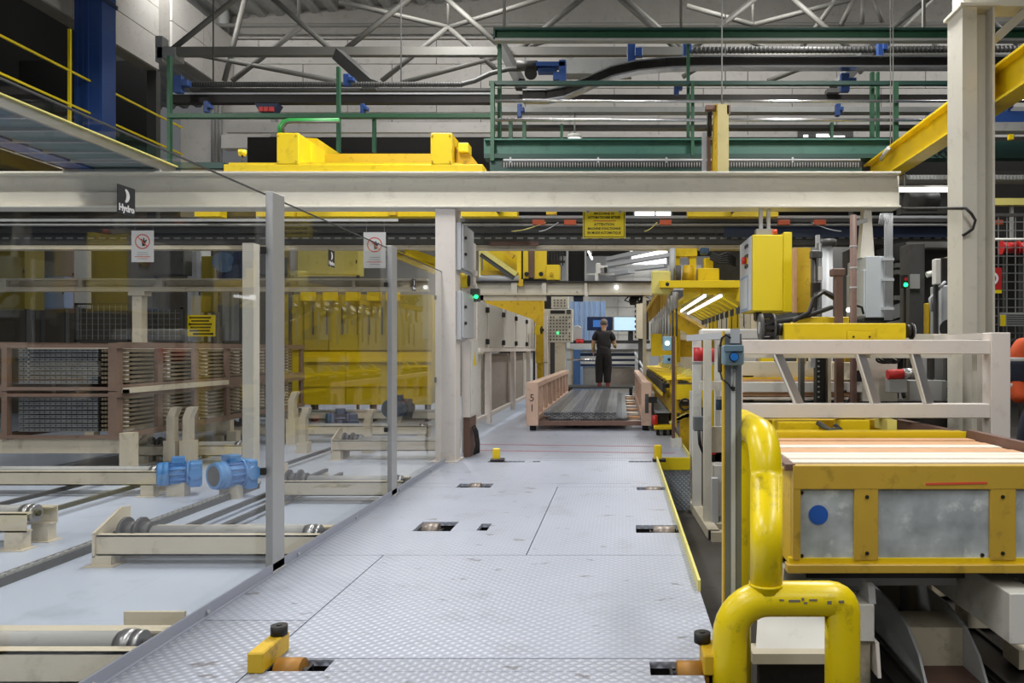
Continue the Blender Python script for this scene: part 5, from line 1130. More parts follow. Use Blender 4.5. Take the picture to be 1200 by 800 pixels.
# wire fence with the hose sign at the far right edge
wire_fence(1160,250,1262,400,9.9,'tall wire mesh fence at the edge beyond the steel column',.11,ZR)
t = T('hose_sign','red square sign with a white coiled ring hung on the wire fence','sign',P(1165,340,9.85))
part(t,'sign_plate',MB().pb(1152,313.5,1174,339,9.84,.015),red); c = P(1162.5,326,9.835)
mb = MB(); n = 20; vs = []
for i in range(n):
    a = 2*math.pi*i/n
    for r in (.085,.055): vs.append((c.x+r*math.cos(a),c.y,c.z+r*math.sin(a)))
mb.add(vs,[(2*i,2*((i+1)%n),2*((i+1)%n)+1,2*i+1) for i in range(n)]); part(t,'ring_symbol',mb,whiteink); part(t,'yellow_strip',MB().pb(1152,339.5,1174,343.5,9.84,.015),signyellow)
t = T('notice_board','grey notice board with a yellow corner label on the wire fence','sign',P(1186,382,9.85)); part(t,'board',MB().pb(1172,366,1208,382,9.84,.015),grey); part(t,'yellow_label',MB().pb(1172.5,369,1178.5,382,9.835,.005),signyellow); parts(t,'text_line',[MB().pb(1180,368.5+2.6*k,1204,369.6+2.6*k,9.836,.004) for k in range(5)],dgrey)
for i in range(2):
    x = 1182+i*19
    t = T('fire_reel',('red fire hose drum hung behind the wire fence next to the steel column','red fire hose drum behind the wire fence at the picture edge')[i],'drum',P(x,297,10.3)); part(t,'drum_body',MB().cyl(P(x-8,290,10.3),P(x+8,290,10.3),.075,14),red); part(t,'drum_rim',MB().cyl(P(x-8,290,10.3),P(x-9,290,10.3),.095,14),red); part(t,'drum_bracket',B(PX(x-2,10.3),PX(x+2,10.3),10.38,10.42,ZR,PZ(290,10.3)),dgrey)
solo('white_pipe','thin white horizontal pipe beyond the steel column','pipe',MB().cyl(P(1150,280.5,9.7),P(1270,280.5,9.7),.018,8),white)
t = T('tube_lamp','lit fluorescent tube at the end of the main beam','lamp',P(1090,222,10.2)); part(t,'lamp_tube',MB().cyl(P(1050,222.5,10.2),P(1128,222.5,10.2),.028,10),tubewhite); part(t,'lamp_tray',MB().pb(1046,217,1132,219,10.15,.12),white); parts(t,'hanger',[MB().pb(a,190,a+1,217,10.2,.02) for a in (1060,1118)],grey)
# worker at the right edge
w = T('person','person in navy and orange work clothes with reflective bands at the right edge','person',(3.47,6.3,0))
def V2(x,y,z): return Vector((x,y,z))
figure('trousers','',[V2(0,0,.92),V2(-.09,0,.85),V2(-.12,.0,.48),V2(-.12,.03,.10),V2(.09,0,.85),V2(.11,.03,.48),V2(.11,.06,.10),V2(0,0,1.02)],[(0,1),(1,2),(2,3),(0,4),(4,5),(5,6),(0,7)],[.16,.13,.10,.085,.13,.10,.085,.16],navycloth,w)
figure('jacket','',[V2(0,0,.95),V2(0,0,1.2),V2(0,.0,1.36),V2(0,.0,1.44),V2(-.17,.0,1.39),V2(-.24,.0,1.22),V2(-.26,-.03,1.08),V2(-.25,-.14,.93),V2(.17,.0,1.39),V2(.25,.0,1.2),V2(.27,-.05,1.02)],[(0,1),(1,2),(2,3),(2,4),(4,5),(5,6),(6,7),(2,8),(8,9),(9,10)],[(.2,.15),(.19,.14),(.2,.14),.09,.095,.08,.075,.065,.095,.08,.07],hiviz,w)
figure('body','',[V2(0,0,1.38),V2(0,-.01,1.48),V2(0,-.03,1.54),V2(0,-.035,1.62),V2(-.25,-.14,.95),V2(-.245,-.22,.90)],[(0,1),(1,2),(2,3),(4,5)],[.075,.07,.085,.095,.045,.04],skin,w)
part(w,'hair',MB().lathe((3.47,6.28,1.555),[(.05,.0),(.095,.02),(.105,.07),(.1,.12),(.08,.155),(.03,.175),(.005,.18)],'z',14),hair)
for z in (1.32,1.06): part(w,'reflective_band',MB().lathe((3.47,6.3,z-.025),[(.2,0),(.205,.025),(.2,.05)],'z',16),reflect)
part(w,'sleeve_panel',MB().lathe((3.215,6.29,1.08),[(.088,0),(.1,.03),(.102,.14),(.095,.2)],'z',14),navycloth,'navy sleeve panel')
part(w,'sleeve_band',MB().lathe((3.21,6.28,1.04),[(.09,0),(.095,.02),(.09,.04)],'z',14),reflect); part(w,'sleeve_band',MB().lathe((3.215,6.29,1.25),[(.095,0),(.1,.02),(.096,.04)],'z',14),reflect)
hand(w,'hand',V2(-.25,-.2,.91),(.2,-.5,-.8),(1,0,0),skin)
parts(w,'boot',[B(3.47+s_*.115-.055,3.47+s_*.115+.055,6.18,6.44,0,.11) for s_ in (-1,1)],darkm)
# ================================================================= small post frame, sensors, arms and press right of the walkway
Ya = 8.5
t = T('post_frame','white post frame with grey boxes standing in the pit beside the walkway','frame',(PX(825,Ya),Ya,ZR))
part(t,'post',B(PX(825,Ya),PX(834,Ya),Ya,Ya+.09,ZR,PZ(398,Ya)),cream); part(t,'post',B(PX(812,9.3),PX(822,9.3),9.3,9.4,ZR,PZ(397,9.3)),white); part(t,'post',B(PX(842,Ya),PX(848,Ya),Ya+.3,Ya+.38,ZR,PZ(398,Ya)),white)
part(t,'top_bar',MB().bar(P(809,396,9.2),P(852,393,8.3),.1,.07),lgrey); part(t,'cross_bar',MB().pb(820,447,852,457,Ya+.1,.1),cream); part(t,'cross_bar',MB().pb(834,500,852,530,Ya+.1,.05),cream2)
part(t,'grey_box',MB().pb(813,488,825,505,Ya+.2,.14),dgrey2,bevel=.008); part(t,'box_cable',MB().tube([P(819,505,Ya+.2),P(820,520,Ya+.2),P(824,530,Ya+.25)],.02,6),ink)
part(t,'small_motor',MB().cyl(P(843,480,Ya+.2),P(843,468,Ya+.2),.04,10),motordark); part(t,'motor_cap',MB().cyl(P(843,468,Ya+.2),P(843,464,Ya+.2),.045,10),white)
part(t,'lower_box',MB().pb(836,545,852,605,Ya+.05,.3),white,bevel=.006); part(t,'valve_unit',MB().pb(834,560,842,615,Ya-.08,.08),lgrey,bevel=.006); part(t,'rail_foot',MB().bar((1.05,8.45,ZR+.05),(1.35,8.45,ZR+.05),.1,.1),cream2)
part(t,'red_wheel',MB().cyl(P(836,528,8.7),P(836,528,8.78),.045,14),red); part(t,'dark_box',MB().pb(834,512,850,560,8.8,.3),void)
t = T('red_drum','two red canisters hung on the white post frame','canister',P(827,424,9.0))
part(t,'canister',MB().cyl(P(819,423,9.1),P(819,407,9.1),.065,14),red); part(t,'canister',MB().cyl(P(837,424,9.1),P(837,408,9.1),.05,14),red); part(t,'holder',MB().pb(812,424,846,427,9.05,.2),grey)
solo('slim_post','slim white post standing by the far side of the step','post',B(.885,.955,9.75,9.85,ZR,PZ(458,9.8)),white)
Yo = 10.7
t = T('sensor_post','brown and yellow sensor post with two pale blue boxes at the walkway edge','post',(PX(790,Yo),Yo,0))
part(t,'post_shaft',MB().pb(787.5,394,791,524,Yo,.06),brown); part(t,'yellow_side',MB().pb(791.2,394,793,500,Yo,.06),yellowd); part(t,'foot_box',MB().pb(786.5,514,799,524.5,Yo-.05,.15),white)
for (a,b) in ((394,410.5),(416,426)): part(t,'sensor_box',MB().pb(777,a,787,b,Yo-.02,.1),mat('pale_blue_box','#8fb2c6',.45),bevel=.006)
c = P(782,402,Yo-.02); part(t,'sensor_lens',MB().cyl(c,c+Vector((0,-.015,0)),.034,14),ledwarm,'glowing green lens'); c = P(784,421,Yo-.02); part(t,'dark_lens',MB().cyl(c,c+Vector((0,-.015,0)),.022,12),ink)
parts(t,'box_lug',[MB().pb(776,a,777.4,a+2,Yo,.05) for a in (396,406,417,424)],grey)
# row of yellow transfer arms
arms = T('transfer_table','row of yellow lifting arms with dark chain guards beside the pallet','conveyor',(1.0,14,ZR))
for k in range(11):
    y = 11.4+k*.85; z = .93
    part(arms,'arm_plate',MB().hexa([(.68,y,z-.03),(1.15,y,z-.02),(1.15,y+.3,z-.02),(.68,y+.3,z-.03)],[(.66,y+.02,z+.0),(1.15,y,z+.03),(1.15,y+.3,z+.03),(.66,y+.28,z+.0)]),yellow,bevel=.006)
    part(arms,'arm_pad',B(.68,1.1,y+.34,y+.80,z-.16,z-.10),black)
    part(arms,'arm_hook',MB().prism([(.98,z+.03),(1.1,z+.03),(1.12,z+.12),(1.04,z+.10)],'y',y+.05,y+.2),lemon)
    part(arms,'arm_bracket',B(.74,.86,y+.05,y+.2,z-.40,z-.03),yellowd)
part(arms,'chain_guard',B(.62,.66,11.3,20.6,.72,.86),black); part(arms,'guard_edge',B(.60,.62,11.3,20.6,.68,.73),yellow); part(arms,'back_beam',B(1.16,1.30,11.4,20.6,.5,.82),yellow)
part(arms,'lower_beam',B(.75,.9,11.4,20.6,.42,.6),yellowd); parts(arms,'table_leg',[B(.90,1.05,y,y+.15,ZR,.5) for y in (11.5,14.5,17.5,20.2)],yellowd)
parts(arms,'end_plate',[B(.76,1.3,11.32,11.38,.62,.84)],yellow); part(arms,'end_coil',MB().tube([(.95+.08*math.cos(a/2),11.28,.55+.08*math.sin(a/2)) for a in range(14)],.018,6),darkm)
parts(arms,'pleated_pad',[MB().bar((.72+.06*k,11.25,.28+.03*k),(.98+.05*k,11.25,.42),.05,.04) for k in range(5)],lemon)
tr = T('floor_trolley','low yellow trolley with patterned top and black wheels beside the pallet','trolley',(.72,12.2,0))
part(tr,'trolley_top',B(.56,.80,12.3,16,.34,.36),treadv,'grey patterned tread top'); part(tr,'front_plate',MB().box(.53,.84,12.05,12.32,.10,.16),yellow,bevel=.01); part(tr,'side_bar',B(.82,.86,12.2,16,.10,.42),yellowd); part(tr,'support',B(.58,.78,12.4,15.9,.16,.34),darkm)
parts(tr,'trolley_wheel',[MB().cyl((x,12.2,.05),(x+.05,12.2,.05),.05,12) for x in (.57,.68,.78)],black); part(tr,'dark_camera',MB().pb(760,465,770,472,12.5,.12),black,bevel=.006); part(tr,'camera_arm',MB().pb(764,472,766,500,12.52,.04),darkm)
part(tr,'red_tin',MB().cyl((PX(767.5,12.25),12.25,.16),(PX(767.5,12.25),12.25,.31),.045,12),red,'red tin')
# yellow press with gable canopies, clamps and lamps
Yq_ = 12.0
pr = T('yellow_press','yellow press with stepped gable canopies and a row of clamps right of the walkway','machine',(1.4,13,ZR))
part(pr,'head_beam',MB().pb(773,328.5,869,337,Yq_-.4,.15),yellow,bevel=.006); c = P(782,333,Yq_-.4); part(pr,'beam_hole',MB().cyl(c,c+Vector((0,-.004,0)),.03,10),ink)
za_, ze_ = 2.24, 2.04
for k in range(10):
    y = 11.9+k*.66
    for (xi,xo) in ((1.22,.92),(1.58,1.92)):
        part(pr,'canopy_plate',MB().add([(xi,y,za_),(xi,y+.42,za_),(xo,y+.42,ze_),(xo,y,ze_),(xi,y,za_+.05),(xi,y+.42,za_+.05),(xo,y+.42,ze_+.05),(xo,y,ze_+.05)],[(0,1,2,3),(7,6,5,4),(0,4,5,1),(1,5,6,2),(2,6,7,3),(3,7,4,0)]),yellowc)
    part(pr,'canopy_block',B(1.90,1.96,y+.05,y+.14,ze_-.10,ze_+.02),dgrey); part(pr,'canopy_rod',MB().cyl((1.93,y+.1,1.72),(1.93,y+.1,ze_-.10),.010,6),dgrey)
part(pr,'canopy_ridge',B(1.18,1.62,11.85,18.4,2.27,2.30),lemon)
part(pr,'canopy_front',MB().prism([(.97,2.06),(1.24,2.20),(1.56,2.20),(1.90,2.06),(1.90,2.42),(.97,2.42)],'y',11.8,11.86),yellow)
part(pr,'canopy_front_block',B(1.27,1.56,11.74,11.80,2.21,2.42),yellow)
part(pr,'white_side_panel',MB().pb(776,368,812,392,19.5,.06),cream)
part(pr,'ridge_beam',B(1.3,1.5,11.9,19.6,2.31,2.46),yellow)
for k in range(9):
    y = 12.0+k*.85; x = .62
    part(pr,'clamp_plate',MB().prism([(x+.05,2.33),(x+.10,2.33),(x+.11,2.16),(x+.09,2.04),(x+.06,2.02)],'y',y,y+.06),mat('clamp_orange','#a5852f',.5,var=.2,dirt='#5a4020',damt=.5) if k == 0 else MATS['clamp_orange'],bevel=.004)
    part(pr,'clamp_cylinder',MB().cyl((x+.24,y+.04,2.0),(x+.24,y+.04,2.26),.045,10),lgrey)
    part(pr,'clamp_rod',MB().cyl((x+.14,y+.04,1.45),(x+.14,y+.04,2.0),.018,8),grey); part(pr,'clamp_rod',MB().cyl((x+.26,y+.04,1.5),(x+.26,y+.04,2.02),.016,8),dgrey)
part(pr,'cheek_plate',MB().pb(763.5,317,786,345,Yq_-.3,.08),lemon,bevel=.02); part(pr,'clamp_beam',B(.66,.86,12.1,19.8,2.33,2.43),yellowd)
for a,b in ((791,797),(808,816)): part(pr,'head_post',MB().pb(a,291,b,330,Yq_+.1,.2),yellow)
part(pr,'head_plate',MB().pb(791,291,817,300,Yq_+.06,.2),yellow); part(pr,'head_motor',MB().cyl(P(806,330,Yq_+.1),P(806,311,Yq_+.1),.10,16,.07),yellowd); part(pr,'side_piston',MB().cyl(P(788,330,Yq_),P(788,291,Yq_),.05,12),lgrey); part(pr,'side_piston',MB().cyl(P(795,330,Yq_-.1),P(795,311,Yq_-.1),.04,12),dgrey)
part(pr,'head_block',MB().pb(818,314,843,330,Yq_,.25),yellow,bevel=.01); part(pr,'head_block',MB().pb(825,302,836,315,Yq_+.05,.2),yellow,bevel=.01); part(pr,'blue_unit',MB().pb(821,290,831,297,Yq_,.15),motordark,bevel=.01)
for k in range(5): part(pr,'head_cable',MB().tube([P(832,295+2*k,Yq_-.05),P(842,300+2*k,Yq_-.08),P(852,296+3*k,Yq_-.05),P(862,303+2*k,Yq_)],.02,6),black)
part(pr,'dark_backing',MB().pb(836,288,872,330,Yq_+.8,.1),dgrey)
part(pr,'slope_beam',MB().bar(P(789,371,13.2),P(826,393,12.6),.16,.22),yellowd); part(pr,'slope_strip',MB().bar(P(792,368,13.1),P(829,389,12.5),.08,.05),yellow)
part(pr,'side_plate',MB().pb(763,391,792,417,14.2,.1),yellow); part(pr,'side_plate',MB().pb(792,398,850,418,14.4,.1),yellowd)
parts(pr,'press_leg',[B(2.2,2.4,y,y+.2,ZR,2.2) for y in (12.0,15.5,19.0)]+[B(.98,1.12,y+.02,y+.16,1.12,2.2) for y in (14.3,18.5)],yellow)
t = T('tube_lamp','pair of lit fluorescent tubes under the yellow canopies','lamp',(1.4,13,2.16))
for k in range(2):
    x = 1.28+.24*k; part(t,'lamp_tube',MB().cyl((x,11.6,2.165),(x,17.2,2.165),.020,10),tubewhite); part(t,'lamp_tray',B(x-.03,x+.03,11.6,17.2,2.187,2.20),white)
parts(t,'hanger',[B(x,x+.02,y,y+.02,2.2,2.27) for y in (12.0,16.8) for x in (1.27,1.51)],grey)
# ================================================================= overhead steelwork
def hb(x0,y0,x1,y1,Y,d): return MB().pb(x0,y0,x1,y1,Y,d)
ZC = 9.6
# mezzanine on the glass side
struct('trim_2', B(-15.5,-9.0,8.5,15.85,4.72,4.85), dgrey)
struct('wall_left', B(-15.6,-15.4,6,19,4.5,9.05), darkwall)
bc = T('blue_column','dark blue steel H column rising from the mezzanine edge','column',(PX(104,13.1),13.1,4.85))
x0,x1 = PX(87,13.05),PX(119,13.05)
part(bc,'front_flange',B(x0,x1-.03,13.05,13.08,4.85,ZC),blue); part(bc,'web',B(x0+.15,x0+.18,13.08,13.4,4.85,ZC),blue); part(bc,'rear_flange',B(x0,x1-.03,13.4,13.43,4.85,ZC),blue)
part(bc,'side_plate',B(x1-.03,x1,13.06,13.42,4.85,ZC),blue); parts(bc,'front_rib',[B(x0+.05+.09*k,x0+.07+.09*k,13.03,13.05,4.85,ZC) for k in range(3)],blue); part(bc,'splice_plate',B(x0-.02,x1+.02,13.0,13.45,7.3-.0,7.36),navy)
hr = T('yellow_handrail','thin yellow two bar handrail along the mezzanine edge','handrail',(-9.0,12,4.85))
for z in (5.92,5.37): part(hr,'rail_bar',B(-9.03,-9.0,9.0,15.8,z-.016,z+.016),yellowc)
parts(hr,'rail_post',[B(-9.035,-8.995,y,y+.04,4.85,z) for y,z in ((12.55,6.6),(9.6,5.94))],yellowc)
solo('opening_column','dark grey perforated steel upright at the end of the mezzanine opening','column',B(PX(172,15.9),PX(183,15.9),15.9,16.05,4.0,7.14),dgrey)
lt = T('ladder_tray','galvanised ladder tray running back under the mezzanine, seen from below','tray',(-6.1,6.5,3.5))
za = 3.52
for x in (-5.55,-6.68): part(lt,'tray_rail',B(x-.02,x+.02,3.2,9.55,za,za+.10),alu); part(lt,'rail_lip',B(x-.05,x+.05,3.2,9.55,za+.10,za+.115),lemon if x > -6 else alu)
parts(lt,'tray_rung',[B(-6.66,-5.57,3.4+.42*k,3.44+.42*k,za+.0,za+.03) for k in range(15)],grey)
part(lt,'tray_floor',B(-6.66,-5.57,3.2,9.55,za+.03,za+.04),mat('dim_mesh_floor','#6d7a7c',.6,var=.1)); part(lt,'blue_cable',B(-6.62,-6.35,3.2,9.55,za+.005,za+.03),blue)
parts(lt,'bracket',[B(-6.7,-5.53,9.22,9.27,3.492,za)],grey)
# roof truss across the hall
tubeg = mat('truss_grey','#777671',.5,var=.06)
def truss(Yt,yb,yt,nodes,tops,name,lab,w,px0,px1,ends=True):
    t = T(name,lab,'truss',(0,Yt,PZ(yb,Yt)))
    part(t,'bottom_chord',MB().bar(P(px0,yb,Yt),P(px1,yb,Yt),w*1.3,w*1.5),tubeg); part(t,'top_chord',MB().bar(P(px0,yt,Yt),P(px1,yt,Yt),w*1.3,w*1.3),tubeg)
    for a,b in nodes: part(t,'truss_diagonal',MB().cyl(P(a,yb,Yt),P(b,yt,Yt),w*.5,10),tubeg)
    parts(t,'truss_hanger',[MB().bar(P(a,yt,Yt),Vector((PX(a,Yt),Yt,ZC)),w,w) for a in tops],tubeg)
    return t
nod = []
for k in range(6):
    b0 = 198+k*203; nod += [(b0,b0+101),(b0+193,b0+101)]
tr1 = truss(14.0,61,-20,nod,[299+203*k for k in range(6)],'roof_truss','grey tubular roof truss with crossing diagonals spanning the whole hall',.10,186,1320)
part(tr1,'end_bracket',hb(182,42,190,72,13.9,.2),grey); part(tr1,'chord_end',hb(184,55,205,68,13.9,.3),grey)
t = T('wind_bracing','thin grey bracing tubes behind the roof truss in front of the block wall','bracing',(0,16.5,6.9))
part(t,'bracing_chord',MB().cyl(P(190,30,18.4),P(1250,28,18.4),.05,10),tubeg)
for (a,b,c,d) in ((263,95,288,-5),(272,95,352,32),(227,63,393,95),(447,95,525,32),(398,2,525,32),(527,32,640,-3),(525,32,582,82),(470,97,582,67),(610,57,650,45),(735,0,800,57),(805,7,882,29),(883,29,1003,-2),(865,43,915,63),(940,55,1000,-30),(1007,85,1100,-10),(660,60,700,98),(900,95,990,60),(985,30,1005,-10),(1010,28,1012,-5),(1034,26,1023,-3),(800,90,850,60),(1090,45,1125,85)):
    part(t,'bracing_tube',MB().cyl(P(a,b,16.5),P(c,d,16.5),.055,8),tubeg)
parts(t,'bracing_hanger',[MB().cyl(Vector((PX(a,16.5),16.5,PZ(30,16.5))),Vector((PX(a,16.5),16.5,ZC)),.03,6) for a in (350,525,882)],tubeg)
t = T('wall_pipe','grey bent drain pipe on the block wall near the mezzanine','pipe',P(255,50,18.6))
part(t,'pipe_run',MB().tube([P(262,-6,18.7),P(262,35,18.7),P(258,45,18.7),P(245,48,18.7),P(236,44,18.7)],.13,10),grey); parts(t,'down_pipe',[MB().cyl(P(a,50,18.75),P(a,190,18.75),.05,8) for a in (250,258)],grey)
# tracks, conduits and conveyor rails
Yv = 13.0
ov = T('overhead_conveyor','dark overhead conveyor track with ribbed conduit crossing the hall above the crane','conveyor',(0,Yv,PZ(120,Yv)))
part(ov,'track_beam',hb(200,110.5,577,120,Yv,.15),darkm); part(ov,'track_lip',hb(200,108.5,577,110.3,Yv-.02,.2),lgrey); part(ov,'track_lip',hb(222,103,577,106,Yv+.2,.15),dgrey)
part(ov,'ribbed_conduit',MB().tube([P(225,99,Yv)]+[P(225+i*26,99,Yv) for i in range(1,12)]+[P(540,99,Yv),P(556,95,Yv),P(575,86,Yv),P(596,81,Yv),P(640,80,Yv)],.042,8),dgrey)
mb = MB()
for i in range(105): mb.cyl(P(228+i*3,99,Yv),P(229.3+i*3,99,Yv),.049,8)
part(ov,'conduit_rib',mb,dgrey,kind='stuff')
pts = [(613,113),(640,113),(662,109),(690,97),(715,86),(745,79),(780,75.5),(820,74),(1127,74),(1260,74)]
for i in range(len(pts)-1):
    a,b = pts[i],pts[i+1]; part(ov,'rising_track',MB().bar(P(a[0],a[1],12.5),P(b[0]+1,b[1],12.5),.16,.15,(0,0,1)),darkm); part(ov,'track_edge',MB().bar(P(a[0],a[1]-5.7,12.45),P(b[0]+1,b[1]-5.7,12.45),.2,.02,(0,0,1)),steel); part(ov,'track_edge',MB().bar(P(a[0],a[1]+6,12.45),P(b[0]+1,b[1]+6,12.45),.2,.025,(0,0,1)),steel)
part(ov,'track_beam',hb(577,110.5,1260,116.5,Yv+.3,.15),darkm)
part(ov,'right_conduit',MB().cyl(P(808,59,13.4),P(1260,57,13.4),.055,8),dgrey)
mb = MB()
for i in range(90): mb.cyl(P(810+i*5,59-i*.022,13.4),P(812+i*5,59-i*.022,13.4),.064,8)
part(ov,'conduit_rib',mb,dgrey,kind='stuff')
part(ov,'grey_duct',hb(658,68,740,86,13.2,.3),grey); part(ov,'duct_end',hb(735,55,748,76,13.1,.3),lgrey); part(ov,'track_slab',hb(577,125,1260,131,13.1,.2),grey); part(ov,'track_slab',hb(577,146,1260,150,13.3,.2),dgrey)
parts(ov,'track_hanger',[MB().bar(P(a,104,Yv+.2),Vector((PX(a,Yv+.2),Yv+.2,ZC)),.018,.018) for a in (250,470,850)],dgrey)
# slanted hanger struts
t = T('slanted_strut','dark grey slanted strut dropping from the truss near the mezzanine','strut',P(414,82,13.6)); part(t,'strut_bar',MB().bar(P(396,64,13.8),P(436,100,13.2),.16,.2),dgrey); part(t,'strut_foot',hb(424,97,440,104,13.1,.2),dgrey)
t = T('slanted_strut','dark grey slanted strut dropping from the truss by the green frame corner','strut',P(595,72,13.6)); part(t,'strut_bar',MB().bar(P(585,48,13.8),P(610,97,13.2),.12,.16),dgrey); part(t,'strut_foot',hb(603,95,616,102,13.1,.2),dgrey)
t = T('slanted_strut','dark slanted strut behind the hanging wires on the right','strut',P(1010,75,13.8)); part(t,'strut_bar',MB().bar(P(1030,45,14),P(978,105,13.3),.14,.18),dgrey); part(t,'strut_foot',hb(970,103,985,108,13.2,.2),dgrey)
t = T('pulley_drive','blue pulley drive with grey motor under the green beam','motor',P(645,80,12.2)); part(t,'grey_motor',MB().cyl(P(606,77,12.3),P(630,77,12.3),.08,12),dgrey); part(t,'blue_frame',hb(628,72,662,77,12.2,.2),blue); part(t,'blue_frame',hb(655,70,663,95,12.2,.2),blue); part(t,'blue_frame',hb(630,79,652,84,12.25,.15),blue); part(t,'blue_foot',hb(648,84,655,93,12.2,.2),blue); part(t,'black_wheel',MB().cyl(P(622,86,12.1),P(622,86,12.3),.10,14),black)
for (x0,y0,x1,y1,lab) in ((203,88,220,108,'small blue track hanger at the mezzanine end of the dark track'),(238,118,246,131,'small blue hanger below the dark track near the mezzanine'),(402,86,414,100,'blue hook hanger at the foot of the slanted strut'),(422,121,430,133,'blue hanger below the dark track, second from the mezzanine'),(735,48,753,77,'blue curved hook hanger at the end of the grey duct'),(800,45,811,70,'blue hanger on the green beam over the upright yellow bar'),(1029,42,1041,68,'blue hook hanger beside the hanging wires'),(986,85,1004,107,'dark blue hanger left of the hanging wires'),(980,121,989,135,'lowest blue hanger left of the hanging wires'),(606,121,614,137,'blue hanger under the corner of the green frame'),(790,95,800,110,'blue hanger below the rising track'),(1180,120,1188,130,'blue hanger over the navy beam end beyond the column')):
    Yh2 = 12.6; t = T('track_hanger',lab,'hanger',P((x0+x1)/2,y1,Yh2),'blue track hangers')
    part(t,'hanger_plate',hb(x0,y0,(x0+x1)/2+1,y1,Yh2,.1),blue,bevel=.008); part(t,'hanger_hook',hb((x0+x1)/2,y0+(y1-y0)*.25,x1,y0+(y1-y0)*.6,Yh2-.03,.12),blue,bevel=.008)
t = T('red_control_box','small navy box with red fittings under the dark track','box',P(312,131,12.8)); part(t,'box_body',MB().prism([(PX(298,12.8),PZ(121,12.8)),(PX(326,12.8),PZ(121,12.8)),(PX(320,12.8),PZ(131,12.8)),(PX(304,12.8),PZ(131,12.8))],'y',12.8,13.0),navy); parts(t,'red_fitting',[hb(303+6*k,125,308+6*k,130,12.76,.04) for k in range(3)],red)
# green service frame
Yg_ = 11.2
gf = T('green_frame','green steel service frame with posts and rails carrying the conveyor','frame',(0,Yg_,PZ(183,Yg_)))
part(gf,'upper_beam',hb(578,36,1260,44.5,Yg_+.08,.015),green); part(gf,'upper_flange',hb(578,32,1260,34.5,Yg_,.2),teal); part(gf,'upper_flange',hb(578,44.5,1260,47.5,Yg_,.12),grey); part(gf,'beam_end',hb(578,34,580,46,Yg_,.2),teal)
part(gf,'thin_rail',hb(573,94.5,1127,99,Yg_,.08),teal); part(gf,'left_rail',hb(196,132.5,575,137.5,12.0,.1),green); part(gf,'left_rail',hb(196,190,262,197,12.0,.1),teal)
part(gf,'main_beam',hb(567,163,1127,180,Yg_+.05,.02),teal2:=mat('green_teal_paint','#3f6f62',.5,var=.08,dirt='#27463d',damt=.4)); part(gf,'main_flange',hb(567,162,1127,164,Yg_-.05,.25),teal2); part(gf,'main_flange',hb(567,180,1127,185,Yg_-.05,.25),teal)
for a,y0,y1,Yz,w in ((195.5,65,195,12.1,3.4),(394,78,178,12.1,3.6),(436,137,178,12.1,3.4),(574.5,95,188,Yg_-.06,4.5),(583,48,166,Yg_+.2,4),(596,142,166,Yg_+.3,4),(612,142,164,Yg_+.3,4),(656.5,145,163,Yg_+.3,3),(805,47,185,Yg_+.2,3.4),(810,95,182,Yg_-.06,3.6),(1021,84,165,Yg_+.2,4),(1028,84,165,Yg_+.4,3),(1048,96,170,Yg_-.06,5.2),(974,143,165,Yg_+.3,3)):
    part(gf,'frame_post',hb(a,y0,a+w,y1,Yz,.08),green)
parts(gf,'frame_hanger',[B(PX(a,Yg_),PX(a+3,Yg_),Yg_+.1,Yg_+.16,PZ(33,Yg_),ZC) for a in (588,797,1085)],tubeg)
part(gf,'deck_frame',hb(574,184,592,200,Yg_,.3),teal)
for (y0,y1,lab,x0,x1) in ((116.8,120.3,'upper bright silver rail tube of the green frame',580,1260),(138.5,142.5,'lower bright silver rail tube of the green frame',580,1260)):
    solo('silver_rail',lab,'rail',MB().cyl(P(x0,(y0+y1)/2,Yg_-.12),P(x1,(y0+y1)/2,Yg_-.12),(y1-y0)/2*Yg_/900,12),steel)
t = T('brush_strip','long strip of white bristles and white pipe under the green main beam','brush',P(820,200,11.0)); part(t,'white_pipe',MB().cyl(P(590,187.5,10.95),P(1008,187.5,10.95),.018,8),lgrey)
mb = MB(); a = 590.0
while a < 1008: mb.pb(a,190,a+1.1,196,11.05,.02); a += 3.1
part(t,'bristle',mb,grey,kind='stuff'); part(t,'strip_back',hb(588,196,1010,204,11.05,.1),teal); part(t,'strip_plate',hb(588,189,1010,197,11.12,.02),darkm); parts(t,'pipe_clip',[hb(a,184,a+2,190,10.94,.02) for a in (597,700,780,928)],lgrey)
t = T('round_lamp','oval hall lamp glowing below the lower silver rail','lamp',P(673,160,13.2)); part(t,'lamp_body',MB().lathe((PX(673.5,13.2),13.2,PZ(163,13.2)),[(.10,0),(.135,.03),(.12,.07),(.04,.09)],'z',18),white); part(t,'lamp_glow',MB().cyl(P(673.5,162.6,13.2),P(673.5,163.4,13.2),.115,18),daylit); part(t,'lamp_rod',MB().cyl(P(673.5,157,13.2),P(673.5,130,13.2),.015,6),grey)
# overhead crane, yellow
Yx = 9.22
cr = T('yellow_crane','yellow overhead crane girder pair with square end boxes above the main beam','crane',(PX(415,Yx),Yx,3.5))
part(cr,'front_girder',MB().box(PX(262,Yx),PX(566,Yx),Yx,Yx+.25,3.492,PZ(192.5,Yx)),yellow,bevel=.006); part(cr,'girder_top',hb(268,190.5,540,192.6,Yx+.02,.2),yellow); part(cr,'rear_girder',hb(352,180,512,194,Yx+.9,.2),yellowd)
for (a,b) in ((324,350),(504.5,530)):
    part(cr,'end_box',hb(a,155.5,b,192.5,Yx,.55),yellow,bevel=.01)
    for i in (a+2,b-3):
        for j in (158.5,189): c = P(i,j,Yx); part(cr,'box_bolt',MB().cyl(c,c+Vector((0,-.012,0)),.012,8),yellowd)
part(cr,'box_cover',hb(361,167,366,190,Yx+.35,.4),yellowc); part(cr,'rear_beam',MB().bar(P(362,172,Yx+.5),P(392,190,Yx+2.0),.2,.22),yellow)
